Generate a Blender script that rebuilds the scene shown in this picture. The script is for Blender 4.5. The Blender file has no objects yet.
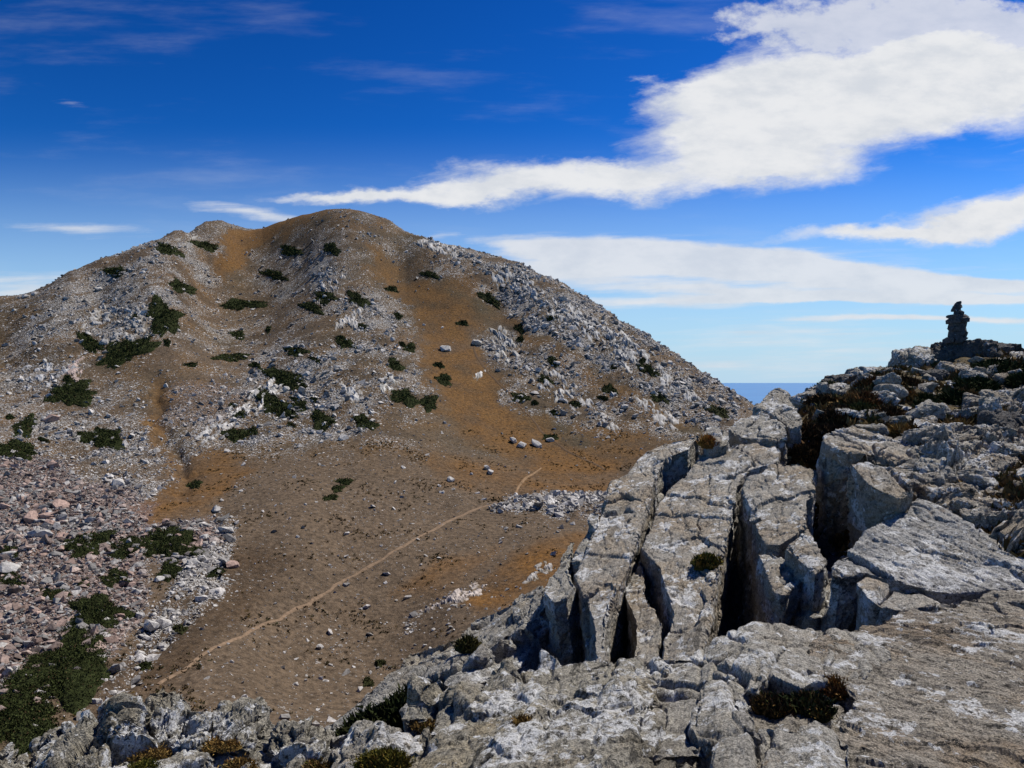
import bpy, bmesh, math, random
import numpy as np
from mathutils import Vector, Matrix
from mathutils.geometry import delaunay_2d_cdt

SC = bpy.context.scene
COL = SC.collection
F, CX, CY = 770.0, 512.0, 382.5       # focal length and principal point used to survey the place
rng = np.random.default_rng(7)
random.seed(7)

# ------------------------------------------------------------------ noise
_r = np.random.default_rng(11)
_perm = np.concatenate([_r.permutation(256)] * 3).astype(np.int32)
_g = _r.normal(size=(256, 3)); _g = (_g / np.linalg.norm(_g, axis=1)[:, None]).astype(np.float32)
_val = _r.random((256, 4)).astype(np.float32)

def _hash(i, j, k):
    return _perm[_perm[_perm[i & 255] + (j & 255)] + (k & 255)]

def noise(P, seed=0):
    P = np.asarray(P, np.float32) + np.float32(seed * 17.31 + 0.137)
    I = np.floor(P).astype(np.int32); f = P - I
    w = f * f * f * (f * (f * 6 - 15) + 10)
    out = np.zeros(len(P), np.float32)
    for a in (0, 1):
        wa = w[:, 0] if a else 1 - w[:, 0]
        for b in (0, 1):
            wb = w[:, 1] if b else 1 - w[:, 1]
            for c in (0, 1):
                wc = w[:, 2] if c else 1 - w[:, 2]
                g = _g[_hash(I[:, 0] + a, I[:, 1] + b, I[:, 2] + c)]
                out += wa * wb * wc * (g[:, 0] * (f[:, 0] - a) + g[:, 1] * (f[:, 1] - b) + g[:, 2] * (f[:, 2] - c))
    return out * 1.6

def fbm(P, octs=4, seed=0, gain=0.5, ridged=False):
    P = np.asarray(P, np.float32)
    s = np.zeros(len(P), np.float32); a, t = 1.0, 0.0
    for o in range(octs):
        n = noise(P * (2.03 ** o), seed + o)
        if ridged: n = 1 - 2 * np.abs(n)
        s += a * n; t += a; a *= gain
    return s / t

def worley(P, seed=0, jit=0.8):
    P = np.asarray(P, np.float32) + np.float32(seed * 9.7 + 0.31)
    B = np.floor(P - 0.5).astype(np.int32)
    f1 = np.full(len(P), 9, np.float32); f2 = f1.copy(); val = np.zeros(len(P), np.float32)
    for a in (0, 1):
        for b in (0, 1):
            for c in (0, 1):
                C = B + np.array([a, b, c], np.int32)
                h = _hash(C[:, 0], C[:, 1], C[:, 2])
                d = np.linalg.norm(C + 0.5 + jit * (_val[h, :3] - 0.5) - P, axis=1)
                nearer = d < f1
                f2 = np.where(nearer, f1, np.minimum(f2, d))
                val = np.where(nearer, _val[h, 3], val)
                f1 = np.where(nearer, d, f1)
    return f1, f2, val

def facets(P, seed=0, jit=0.9):
    """broken flat facets: every cell is a plane with its own height and tilt; returns height, gap to the neighbour"""
    P = np.asarray(P, np.float32) + np.float32(seed * 5.3 + 0.71)
    B = np.floor(P - 0.5).astype(np.int32)
    f1 = np.full(len(P), 9, np.float32); f2 = f1.copy(); out = np.zeros(len(P), np.float32)
    for a in (0, 1):
        for b in (0, 1):
            for c in (0, 1):
                C = B + np.array([a, b, c], np.int32)
                h = _hash(C[:, 0] + 91, C[:, 1], C[:, 2])
                df = P - (C + 0.5 + jit * (_val[h, :3] - 0.5)); d = np.linalg.norm(df, axis=1)
                hv = (_val[h, 3] - 0.5) + ((_val[(h + 77) & 255, :3] - 0.5) * 2.0 * df).sum(1)
                nearer = d < f1
                f2 = np.where(nearer, f1, np.minimum(f2, d)); out = np.where(nearer, hv, out); f1 = np.where(nearer, d, f1)
    return out, f2 - f1

def sstep(a, b, x):
    t = np.clip((x - a) / (b - a), 0, 1)
    return t * t * (3 - 2 * t)

# thin-plate spline in the plane
class TPS:
    def __init__(self, xy, v, lam=0.0):
        xy = np.asarray(xy, float); v = np.asarray(v, float); n = len(xy)
        self.m = xy.mean(0); self.s = xy.std()
        self.c = (xy - self.m) / self.s
        K = self.k(np.linalg.norm(self.c[:, None] - self.c[None], axis=2)) + lam * np.eye(n)
        Pm = np.c_[np.ones(n), self.c]
        A = np.block([[K, Pm], [Pm.T, np.zeros((3, 3))]])
        self.w = np.linalg.lstsq(A, np.r_[v, 0, 0, 0], rcond=None)[0]
    @staticmethod
    def k(r):
        return np.where(r > 1e-9, r * r * np.log(np.maximum(r, 1e-9)), 0)
    def __call__(self, xy):
        q = (np.asarray(xy, float) - self.m) / self.s
        out = np.empty(len(q)); n = len(self.c)
        for i in range(0, len(q), 20000):
            b = q[i:i + 20000]
            r = np.sqrt((b[:, None, 0] - self.c[None, :, 0]) ** 2 + (b[:, None, 1] - self.c[None, :, 1]) ** 2)
            out[i:i + 20000] = self.k(r) @ self.w[:n] + self.w[n] + b @ self.w[n + 1:]
        return out

def P3(px, py, D):
    return np.array([(px - CX) / F * D, D, (CY - py) / F * D])

# ------------------------------------------------------------------ mesh helpers
def mesh_from(name, V, Fc, smooth=False):
    """V (n,3); Fc (m,k) array of equal-sized faces or list of such arrays."""
    if not isinstance(Fc, list): Fc = [Fc]
    Fc = [np.asarray(f, np.int32) for f in Fc if len(f)]
    me = bpy.data.meshes.new(name)
    V = np.ascontiguousarray(V, np.float32)
    me.vertices.add(len(V)); me.vertices.foreach_set('co', V.ravel())
    loops = np.concatenate([f.ravel() for f in Fc])
    tot = np.concatenate([np.full(len(f), f.shape[1], np.int32) for f in Fc])
    me.loops.add(len(loops)); me.loops.foreach_set('vertex_index', loops)
    me.polygons.add(len(tot))
    me.polygons.foreach_set('loop_start', np.r_[0, np.cumsum(tot)[:-1]].astype(np.int32))
    me.update(calc_edges=True)
    me.polygons.foreach_set('use_smooth', np.full(len(tot), smooth, bool))
    me.update()
    return me

def set_attr(me, name, A):
    A = np.asarray(A, np.float32)
    if A.ndim == 1:
        at = me.attributes.new(name, 'FLOAT', 'POINT'); at.data.foreach_set('value', A)
    else:
        at = me.attributes.new(name, 'FLOAT_COLOR', 'POINT')
        at.data.foreach_set('color', np.c_[A, np.ones(len(A))].astype(np.float32).ravel())

def link(name, me, mat=None, parent=None, loc=None):
    o = bpy.data.objects.new(name, me); COL.objects.link(o)
    if mat is not None and len(me.materials) == 0: me.materials.append(mat)
    if parent is not None: o.parent = parent
    if loc is not None: o.location = loc
    return o

def tag(o, label=None, cat=None, group=None, kind=None):
    if label: o['label'] = label
    if cat: o['category'] = cat
    if group: o['group'] = group
    if kind: o['kind'] = kind
    return o

def recentre(me):
    """move the mesh so that its origin is at its base; returns that point"""
    n = len(me.vertices); v = np.empty(n * 3, np.float32); me.vertices.foreach_get('co', v); v = v.reshape(-1, 3)
    c = np.array([(v[:, 0].min() + v[:, 0].max()) / 2, (v[:, 1].min() + v[:, 1].max()) / 2, v[:, 2].min()], np.float32)
    me.vertices.foreach_set('co', (v - c).ravel()); me.update()
    return c.tolist()

# ------------------------------------------------------------------ node helpers
class NB:
    """tiny builder for shader nodes"""
    def __init__(self, nt): self.nt = nt
    def new(self, t, **kw):
        n = self.nt.nodes.new(t)
        for k, v in kw.items(): setattr(n, k, v)
        return n
    def put(self, sock, v):
        if isinstance(v, bpy.types.NodeSocket): self.nt.links.new(v, sock)
        elif v is not None: sock.default_value = v
    def m(self, op, a, b=None, c=None, clamp=False):
        n = self.new('ShaderNodeMath', operation=op, use_clamp=clamp)
        for i, v in enumerate((a, b, c)):
            if v is not None: self.put(n.inputs[i], v)
        return n.outputs[0]
    def vm(self, op, a, b=None):
        n = self.new('ShaderNodeVectorMath', operation=op)
        self.put(n.inputs[0], a)
        if b is not None: self.put(n.inputs[1], b)
        return n.outputs[0] if op not in ('LENGTH', 'DOT_PRODUCT') else n.outputs[1]
    def scale(self, a, s):
        n = self.new('ShaderNodeVectorMath', operation='SCALE'); self.put(n.inputs[0], a); self.put(n.inputs[3], s)
        return n.outputs[0]
    def noise(self, vec, scale, detail=4, rough=0.55, dist=0.0, color=False):
        n = self.new('ShaderNodeTexNoise'); self.put(n.inputs['Vector'], vec)
        n.inputs['Scale'].default_value = scale; n.inputs['Detail'].default_value = detail
        n.inputs['Roughness'].default_value = rough; n.inputs['Distortion'].default_value = dist
        return n.outputs['Color' if color else 'Fac']
    def voro(self, vec, scale, feature='F1', out='Distance', rand=1.0):
        n = self.new('ShaderNodeTexVoronoi', feature=feature); self.put(n.inputs['Vector'], vec)
        n.inputs['Scale'].default_value = scale
        n.inputs['Randomness'].default_value = rand
        return n.outputs[out]
    def ramp(self, v, lo, hi, a=0.0, b=1.0):
        n = self.new('ShaderNodeMapRange', interpolation_type='SMOOTHSTEP'); self.put(n.inputs[0], v)
        for i, x in enumerate((lo, hi, a, b)): self.put(n.inputs[i + 1], x)
        return n.outputs[0]
    def mix(self, f, a, b, typ='MIX'):
        n = self.new('ShaderNodeMix', data_type='RGBA', blend_type=typ)
        self.put(n.inputs[0], f)
        for s, v in ((6, a), (7, b)):
            if isinstance(v, (tuple, list)): v = (*v[:3], 1.0)
            self.put(n.inputs[s], v)
        return n.outputs[2]
    def mapping(self, vec, loc=(0, 0, 0), rot=(0, 0, 0), scale=(1, 1, 1), typ='POINT'):
        n = self.new('ShaderNodeMapping', vector_type=typ); self.put(n.inputs[0], vec)
        n.inputs[1].default_value = loc; n.inputs[2].default_value = rot; n.inputs[3].default_value = scale
        return n.outputs[0]
    def attr(self, name, out='Color'):
        n = self.new('ShaderNodeAttribute', attribute_name=name); return n.outputs[out]

def new_mat(name):
    mt = bpy.data.materials.new(name); mt.use_nodes = True
    nt = mt.node_tree; nt.nodes.clear(); b = NB(nt)
    out = b.new('ShaderNodeOutputMaterial'); bs = b.new('ShaderNodeBsdfPrincipled')
    bs.inputs['Specular IOR Level'].default_value = 0.2
    nt.links.new(bs.outputs[0], out.inputs[0])
    return mt, b, bs

STRIKE = np.array([0.30, 0.94, 0.12]); STRIKE /= np.linalg.norm(STRIKE)
BED = np.array([0.80, -0.22, -0.50]); BED -= BED.dot(STRIKE) * STRIKE; BED /= np.linalg.norm(BED)
THIRD = np.cross(STRIKE, BED)

def axes_of(strike, normal):
    """three axes: along the strike, across the bedding within the surface, and through the surface"""
    a = np.array(strike, float); a /= np.linalg.norm(a); n = np.array(normal, float); n -= n.dot(a) * a; n /= np.linalg.norm(n)
    return a, np.cross(n, a), n

def bed_coords(b, vec, ax):
    """world position turned into (along strike, across bedding, third)"""
    x = b.vm('DOT_PRODUCT', vec, tuple(ax[0])); y = b.vm('DOT_PRODUCT', vec, tuple(ax[1])); z = b.vm('DOT_PRODUCT', vec, tuple(ax[2]))
    n = b.new('ShaderNodeCombineXYZ')
    for i, v in enumerate((x, y, z)): b.put(n.inputs[i], v)
    return n.outputs[0]

def rock_material(name, base, tan, tan_amt, white_amt, dark_amt=0.5, sc=1.0, bump=0.05, ax=(STRIKE, BED, THIRD), ani=(0.30, 1.7, 0.9)):
    """grey limestone with tan weathering, crusts of white lichen and dark specks"""
    mt, b, bs = new_mat(name)
    pos = b.new('ShaderNodeNewGeometry').outputs['Position']
    pos = b.scale(pos, sc)
    q = bed_coords(b, pos, ax)
    qs = b.mapping(q, scale=ani)
    big = b.noise(pos, 0.9, 6, 0.62); mot = b.noise(qs, 5.5, 10, 0.76); spk = b.noise(pos, 17, 6, 0.80); grain = b.noise(pos, 75, 3, 0.75); mid = b.noise(pos, 3.1, 9, 0.72)
    col = b.mix(b.ramp(b.m('ADD', b.m('MULTIPLY', big, 0.6), b.m('MULTIPLY', mid, 0.4)), 0.56 - 0.22 * tan_amt, 0.72 - 0.28 * tan_amt), base, tan)
    low = b.noise(qs, 1.7, 8, 0.70)
    col = b.mix(b.m('MULTIPLY', b.ramp(low, 0.50, 0.66), 0.6 * dark_amt), col, tuple(c * 0.45 for c in tan))
    dk = tuple(c * 0.34 for c in base); vdk = tuple(c * 0.14 for c in base)
    lite = tuple(min(1, c * 1.6) for c in base)
    col = b.mix(b.m('MULTIPLY', b.ramp(mid, 0.52, 0.70), 0.55), col, lite)
    col = b.mix(b.m('MULTIPLY', b.ramp(mot, 0.50, 0.66), 0.85 * dark_amt), col, dk)
    col = b.mix(b.m('MULTIPLY', b.ramp(spk, 0.52, 0.61), 0.9 * dark_amt), col, vdk)
    col = b.mix(1.0, col, b.mix(b.ramp(grain, 0.32, 0.68), (0.45,) * 3, (1.55,) * 3), 'MULTIPLY')
    # white lichen crusts with frayed edges, and smaller flecks
    L = b.noise(b.vm('ADD', pos, (7.3, 2.1, 4.4)), 1.9, 12, 0.70)
    t = 0.645 - 0.105 * white_amt
    m1 = b.ramp(L, t, t + 0.014)
    m1 = b.m('MULTIPLY', m1, b.m('MULTIPLY', b.ramp(spk, 0.60, 0.52), b.ramp(b.noise(pos, 6.5, 6, 0.75), 0.40, 0.52)))
    S = b.noise(b.vm('ADD', pos, (1.3, 9.1, 3.7)), 7.5, 9, 0.66)
    t2 = 0.675 - 0.06 * white_amt
    m2 = b.ramp(S, t2, t2 + 0.02)
    wm = b.m('MAXIMUM', m1, m2)
    wc = b.mix(b.ramp(grain, 0.35, 0.65), (0.46, 0.465, 0.46), (0.82, 0.83, 0.83))
    col = b.mix(b.m('MULTIPLY', wm, 0.9), col, wc)
    # ochre and black crusts
    och = b.m('MULTIPLY', b.ramp(b.noise(b.vm('ADD', pos, (31, 5, 9)), 2.6, 9, 0.72), 0.62, 0.68), 0.5)
    col = b.mix(och, col, (0.22, 0.14, 0.065))
    blk = b.ramp(b.noise(b.vm('ADD', qs, (11, 3, 29)), 3.0, 10, 0.74), 0.615, 0.65)
    col = b.mix(b.m('MULTIPLY', blk, 0.8 * dark_amt), col, vdk)
    # a few thin joints
    ck = b.voro(b.vm('ADD', qs, b.scale(b.vm('SUBTRACT', b.noise(pos, 2.2, 6, 0.7, color=True), (0.5, 0.5, 0.5)), 0.9)), 1.1, 'DISTANCE_TO_EDGE')
    ckm = b.m('MULTIPLY', b.ramp(ck, 0.016, 0.003), b.ramp(big, 0.50, 0.58))
    col = b.mix(b.m('MULTIPLY', ckm, 0.8), col, (0.03, 0.028, 0.025))
    b.put(bs.inputs['Base Color'], col); bs.inputs['Roughness'].default_value = 0.92
    h = b.m('ADD', b.m('MULTIPLY', mot, 1.3), b.m('MULTIPLY', spk, 0.55))
    h = b.m('ADD', h, b.m('MULTIPLY', mid, 1.0))
    h = b.m('ADD', h, b.m('MULTIPLY', grain, 0.16)); h = b.m('SUBTRACT', h, b.m('MULTIPLY', ckm, 0.5))
    h = b.m('SUBTRACT', h, b.m('MULTIPLY', blk, 0.25))
    h = b.m('ADD', h, b.m('MULTIPLY', wm, 0.08))
    bp = b.new('ShaderNodeBump'); bp.inputs['Strength'].default_value = 1.0; bp.inputs['Distance'].default_value = bump
    b.put(bp.inputs['Height'], h); b.put(bs.inputs['Normal'], bp.outputs[0])
    return mt

def tint_material(name, rough=0.9, vary=0.5, scale=3.0, bump=0.0, spec=0.15):
    """colour from the mesh's own 'tint' attribute, broken up by noise"""
    mt, b, bs = new_mat(name)
    pos = b.new('ShaderNodeNewGeometry').outputs['Position']
    n = b.noise(pos, scale, 5, 0.7)
    col = b.mix(1.0, b.attr('tint'), b.mix(b.ramp(n, 0.25, 0.75), (1 - vary,) * 3, (1 + vary,) * 3), 'MULTIPLY')
    b.put(bs.inputs['Base Color'], col); bs.inputs['Roughness'].default_value = rough
    bs.inputs['Specular IOR Level'].default_value = spec
    if bump:
        bp = b.new('ShaderNodeBump'); bp.inputs['Strength'].default_value = 0.8; bp.inputs['Distance'].default_value = bump
        b.put(bp.inputs['Height'], n); b.put(bs.inputs['Normal'], bp.outputs[0])
    return mt
# ------------------------------------------------------------------ camera, sun, sky
cam_d = bpy.data.cameras.new('camera'); cam = bpy.data.objects.new('camera', cam_d); COL.objects.link(cam)
cam.rotation_euler = (math.radians(90), 0, 0)
cam_d.sensor_width = 36; cam_d.lens = F / 1024 * 36; cam_d.shift_y = (CY - 384) / 1024
cam_d.clip_start = 0.1; cam_d.clip_end = 2e6
SC.camera = cam

SUN_AZ, SUN_EL = math.radians(55), math.radians(55)
sun_dir = Vector((math.cos(SUN_EL) * math.sin(SUN_AZ), math.cos(SUN_EL) * math.cos(SUN_AZ), math.sin(SUN_EL)))
sd = bpy.data.lights.new('sun', 'SUN'); sd.energy = 5.0; sd.angle = math.radians(0.5); sd.color = (1.0, 0.94, 0.85)
so = bpy.data.objects.new('sun', sd); COL.objects.link(so)
so.rotation_euler = (-sun_dir).to_track_quat('-Z', 'Y').to_euler(); so.location = (40, 20, 60)

SC.view_settings.view_transform = 'Standard'; SC.view_settings.look = 'None'
SC.view_settings.exposure = 0.22; SC.view_settings.gamma = 1.0
SC.cycles.max_bounces = 3; SC.cycles.diffuse_bounces = 1; SC.cycles.glossy_bounces = 2
SC.cycles.use_denoising = True

def build_world():
    w = bpy.data.worlds.new('World'); SC.world = w; w.use_nodes = True
    nt = w.node_tree; nt.nodes.clear(); b = NB(nt)
    out = b.new('ShaderNodeOutputWorld'); bg = b.new('ShaderNodeBackground'); nt.links.new(bg.outputs[0], out.inputs[0])
    sky = b.new('ShaderNodeTexSky', sky_type='NISHITA'); sky.sun_disc = False
    sky.sun_elevation = SUN_EL; sky.sun_rotation = SUN_AZ; sky.altitude = 1500
    sky.air_density = 1.0; sky.dust_density = 0.4; sky.ozone_density = 3.0
    d = b.new('ShaderNodeTexCoord').outputs['Generated']
    sep = b.new('ShaderNodeSeparateXYZ'); b.put(sep.inputs[0], d)
    x, y, z = sep.outputs
    yy = b.m('MAXIMUM', y, 0.06)
    u = b.m('DIVIDE', x, yy); v = b.m('DIVIDE', z, yy)
    cb = b.new('ShaderNodeCombineXYZ'); b.put(cb.inputs[0], u); b.put(cb.inputs[1], v); p = cb.outputs[0]
    # deepen and saturate the clear sky, as a thin dry mountain air
    hs = b.new('ShaderNodeHueSaturation'); hs.inputs['Saturation'].default_value = SKY_SAT; hs.inputs['Hue'].default_value = SKY_HUE
    b.put(hs.inputs['Color'], sky.outputs[0])
    gm = b.new('ShaderNodeGamma'); b.put(gm.inputs[0], b.mix(1.0, hs.outputs[0], (SKY_PRE,) * 3, 'MULTIPLY')); gm.inputs[1].default_value = SKY_GAMMA
    base = b.mix(1.0, gm.outputs[0], (SKY_POST,) * 3, 'MULTIPLY')
    base = b.mix(b.ramp(v, 0.34, -0.01, 0.0, 0.96), base, SKY_HAZE)
    # clouds: soft ellipses in the plane of directions, frayed by noise
    wa = b.scale(b.vm('SUBTRACT', b.noise(b.mapping(p, scale=(1, 2.2, 1)), 3.2, 7, 0.62, color=True), (0.5, 0.5, 0.5)), 0.30)
    wb = b.scale(b.vm('SUBTRACT', b.noise(b.mapping(p, scale=(1, 1.6, 1)), 14, 5, 0.62, color=True), (0.5, 0.5, 0.5)), 0.03)
    pw = b.vm('ADD', p, b.vm('ADD', b.mapping(wa, scale=(1, 0.42, 0)), b.mapping(wb, scale=(1, 0.7, 0))))
    def ell(cx, cy, rx, ry, ang, vec):
        g = b.new('ShaderNodeTexGradient', gradient_type='SPHERICAL')
        b.put(g.inputs[0], b.mapping(vec, loc=((cx - CX) / F, (CY - cy) / F, 0), rot=(0, 0, math.radians(ang)), scale=(rx / F, ry / F, 1), typ='TEXTURE'))
        return g.outputs['Fac']
    def total(rows, vec):
        s = None
        for cx, cy, rx, ry, ang, k in rows:
            e = b.m('MULTIPLY', ell(cx, cy, rx, ry, ang, vec), k)
            s = e if s is None else b.m('ADD', s, e)
        return s
    thick = b.m('MULTIPLY', total(CLOUDS, pw), 0.86)
    thin = total(WISPS, b.vm('ADD', p, b.mapping(wa, scale=(0.9, 0.12, 0))))
    top = total(MOTTLED, pw)
    fr = b.noise(b.mapping(b.mapping(p, rot=(0, 0, -0.25)), scale=(0.7, 2.2, 1)), 8, 10, 0.70)
    fs = b.noise(b.mapping(b.mapping(p, rot=(0, 0, -0.03)), scale=(0.6, 8, 1)), 7, 8, 0.64)
    ft = b.noise(b.mapping(p, scale=(1, 1.5, 1), rot=(0, 0, -0.4)), 30, 5, 0.6)
    a1 = b.m('MULTIPLY', b.ramp(b.m('ADD', thick, b.m('MULTIPLY', b.m('SUBTRACT', fr, 0.5), 1.0)), 0.08, 1.0), b.ramp(thick, 0.0, 0.12))
    a2 = b.m('MULTIPLY', b.ramp(b.m('ADD', thin, b.m('MULTIPLY', b.m('SUBTRACT', fs, 0.5), 1.5)), 0.12, 0.95), b.m('MULTIPLY', b.ramp(thin, 0.0, 0.15), 0.88))
    a3 = b.m('MULTIPLY', b.ramp(b.m('ADD', top, b.m('MULTIPLY', b.m('SUBTRACT', ft, 0.5), 1.6)), 0.2, 0.9), b.m('MULTIPLY', b.ramp(top, 0.0, 0.2), 0.8))
    # torn wisps trailing off the thick clouds
    pv = b.vm('ADD', p, b.mapping(wa, scale=(1.3, 0.25, 0)))
    halo = b.m('MULTIPLY', total(CLOUDS, pv), 0.8)
    st = b.noise(b.mapping(b.mapping(p, rot=(0, 0, -0.22)), scale=(0.55, 4.2, 1)), 9, 8, 0.66)
    a4 = b.m('MULTIPLY', b.ramp(b.m('ADD', halo, b.m('MULTIPLY', b.m('SUBTRACT', st, 0.5), 1.5)), 0.12, 0.85), b.m('MULTIPLY', b.ramp(halo, 0.0, 0.15), 0.62))
    al = b.m('MAXIMUM', b.m('MAXIMUM', a1, a4), b.m('MAXIMUM', a2, a3))
    # faint veil of cirrus over the whole sky
    veil = b.m('MULTIPLY', b.ramp(b.noise(b.mapping(p, scale=(0.8, 4.5, 1), rot=(0, 0, 0.16)), 3.2, 7, 0.6), 0.50, 0.80), 0.16)
    al = b.m('MAXIMUM', al, b.m('MULTIPLY', veil, b.ramp(v, 0.0, 0.25)))
    al = b.m('MULTIPLY', al, b.ramp(v, -0.02, 0.02))
    sh = b.noise(b.mapping(p, scale=(1, 2.4, 1)), 9, 7, 0.6)
    sh2 = b.noise(b.mapping(p, scale=(1, 2.0, 1), rot=(0, 0, 0.3)), 26, 5, 0.65)
    sh = b.m('ADD', b.m('MULTIPLY', sh, 0.7), b.m('MULTIPLY', sh2, 0.3))
    body = b.mix(b.m('MULTIPLY', b.ramp(sh, 0.34, 0.60), b.ramp(a1, 0.2, 1.0, 0.75, 1.0)), CLOUD_SHADE, CLOUD_LIT)
    col = b.mix(al, base, body)
    b.put(bg.inputs[0], col); bg.inputs[1].default_value = SKY_STRENGTH
    w.cycles.sampling_method = 'MANUAL'; w.cycles.sample_map_resolution = 512

SKY_STRENGTH = 0.10
SKY_SAT, SKY_HUE, SKY_PRE, SKY_GAMMA, SKY_POST = 1.34, 0.494, 0.2, 1.75, 4.5
SKY_HAZE = (3.9, 5.65, 7.2)
CLOUD_SHADE, CLOUD_LIT = (5.7, 6.0, 6.5), (7.0, 7.1, 7.3)
#  cx, cy, rx, ry, tilt, weight
CLOUDS = [(860, 50, 170, 34, 4, 0.85), (760, 70, 110, 36, 8, 0.8), (980, 60, 120, 36, 0, 0.8), (715, 125, 120, 66, 6, 1.35), (820, 112, 170, 78, 12, 1.5), (930, 85, 160, 50, 14, 1.25), (1035, 92, 120, 44, 8, 1.1), (690, 86, 70, 36, 20, 0.8), (760, 165, 120, 34, 8, 0.9),
          (525, 182, 150, 26, 3, 1.35), (620, 178, 90, 26, 0, 1.0), (400, 193, 150, 15, 3, 1.0), (320, 197, 110, 9, 2, 0.7),
          (980, 218, 190, 26, 8, 1.3), (1070, 200, 160, 34, 12, 1.2), (840, 236, 150, 13, 4, 0.9), (1150, 90, 200, 90, 10, 1.0), (1250, 210, 250, 50, 10, 1.0)]
WISPS = [(780, 272, 330, 46, -3, 0.40), (640, 256, 190, 30, -4, 0.42), (800, 338, 420, 34, 0, 0.45), (620, 248, 170, 14, -3, 1.3), (700, 262, 260, 16, -4, 1.3), (820, 276, 320, 15, -4, 1.3), (570, 270, 170, 16, 0, 1.1), (760, 292, 330, 11, -2, 1.0), (930, 299, 300, 6, 0, 1.2), (920, 319, 170, 4, 0, 1.0), (1000, 284, 250, 9, -3, 1.0), (650, 303, 180, 8, 0, 0.8),
         (75, 229, 100, 11, -3, 0.7), (240, 215, 80, 11, -6, 0.85), (20, 285, 140, 22, 0, 0.6), (440, 236, 40, 6, 10, 0.5), (65, 100, 60, 9, -20, 0.25), (760, 365, 400, 18, 0, 0.42), (100, 300, 300, 26, 0, 0.45), (980, 322, 80, 4, 0, 0.7)]
MOTTLED = [(860, 12, 180, 50, -4, 1.0), (970, 35, 140, 50, -6, 0.9), (780, 30, 120, 30, 0, 0.5), (1100, 20, 200, 60, 0, 0.8)]
build_world()
# ------------------------------------------------------------------ the land: one sheet from under the viewer's feet to the coast
SKYLINE = [(-260, 345, 300), (-120, 318, 300), (-40, 303, 305), (0, 296, 310), (40, 288, 318), (70, 271, 322), (100, 259, 330), (130, 250, 340), (150, 241, 350), (180, 230, 370), (205, 221, 400),
           (222, 220, 415), (240, 226, 425), (255, 229, 430), (275, 223, 428), (300, 216, 425), (325, 210, 422), (345, 209, 420), (365, 212, 415), (390, 221, 408), (420, 236, 400), (450, 245, 395), (475, 250, 390),
           (500, 257, 384), (520, 263, 378), (560, 283, 360), (600, 306, 345), (640, 331, 325), (680, 356, 305), (710, 376, 292), (745, 401, 275), (790, 425, 270)]
INNER = [(0, 350, 265), (0, 400, 218), (100, 350, 262), (100, 300, 300), (200, 300, 330), (240, 250, 398), (205, 250, 375), (270, 245, 402), (300, 260, 375), (300, 330, 295), (200, 350, 272),
         (0, 480, 165), (100, 430, 205), (200, 430, 208), (300, 430, 210), (400, 420, 215), (400, 330, 300), (400, 270, 370), (475, 345, 298), (500, 300, 340), (440, 300, 335), (545, 440, 225), (600, 420, 238), (600, 350, 292),
         (680, 420, 236), (690, 385, 268), (650, 450, 214), (600, 470, 202), (560, 480, 190), (-200, 480, 180), (-200, 600, 112),
         (0, 560, 125), (0, 650, 96), (100, 600, 110), (200, 600, 113), (165, 680, 92), (300, 600, 122), (400, 560, 140), (490, 505, 170), (400, 480, 176), (300, 520, 146), (200, 510, 152),
         (300, 680, 103), (400, 690, 102), (450, 600, 124), (550, 520, 160), (500, 580, 131), (600, 540, 150), (700, 520, 160)]
NEAR = [(1024, 350, 20.5), (1100, 345, 21), (965, 350, 20.5), (940, 366, 19), (880, 376, 18), (830, 398, 16.5), (810, 400, 17), (800, 440, 14.5), (860, 425, 14.3), (900, 418, 14.5), (1000, 390, 16.5), (1000, 450, 12.5), (930, 450, 12.6),
        (960, 500, 10.2), (1024, 520, 9.0), (960, 620, 7.8), (1100, 600, 7.8), (900, 660, 6.6), (1300, 640, 7.5), (1300, 330, 21), (1300, 480, 11),
        (720, 690, 9), (800, 690, 9), (720, 610, 12), (800, 600, 11.5), (720, 535, 15), (770, 465, 17.5), (820, 540, 12.6), (640, 690, 10), (640, 600, 14), (690, 520, 18),
        (560, 760, 9), (540, 730, 12), (600, 640, 15), (560, 650, 18), (450, 800, 10), (440, 770, 14), (360, 800, 14), (300, 860, 10), (0, 940, 10), (-200, 960, 10), (100, 930, 18), (-200, 930, 20), (320, 840, 22), (480, 745, 22), (580, 690, 22),
        (0, 1080, 3), (300, 1080, 3), (512, 1080, 3), (800, 1070, 3), (1024, 1060, 3), (1300, 1060, 3), (-250, 1090, 3), (200, 920, 6), (600, 830, 6), (900, 760, 6), (-200, 940, 6), (1200, 760, 6),
        (0, 860, 40), (300, 810, 40), (480, 740, 40), (600, 690, 40), (680, 600, 40), (760, 560, 30), (900, 480, 34), (1050, 470, 34), (1300, 470, 34), (-200, 900, 40),
        (0, 745, 70), (300, 740, 70), (480, 690, 70), (600, 640, 75), (700, 570, 80), (820, 560, 70), (1000, 540, 70), (1300, 540, 70), (-200, 760, 70),
        (820, 500, 150), (1000, 520, 150), (1300, 520, 150), (760, 480, 190), (850, 450, 280), (1000, 470, 300), (1300, 480, 300)]
BEYOND = [(px, py + 9, D * 1.06) for px, py, D in SKYLINE] + [(px, min(py + 95, 470), D * 1.45) for px, py, D in SKYLINE[::2]] + [(px, 470 + 0.02 * px, 800) for px in range(-700, 1951, 150)] + [(px, 505, 1400) for px in range(-700, 1951, 300)] + [(px, 490, 2600) for px in range(-700, 1951, 300)]
SIDES = [(1850, py, D) for px, py, D in NEAR if px == 1300] + [(-660, py + 30, D) for px, py, D in NEAR + INNER if px in (-200, -250)] + [(-460, 372, 300), (-660, 400, 300), (-460, 430, 420), (1850, 500, 300)]
PTS = np.array(SKYLINE + INNER + NEAR + BEYOND + SIDES, float)
KD = 260.0
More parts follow.
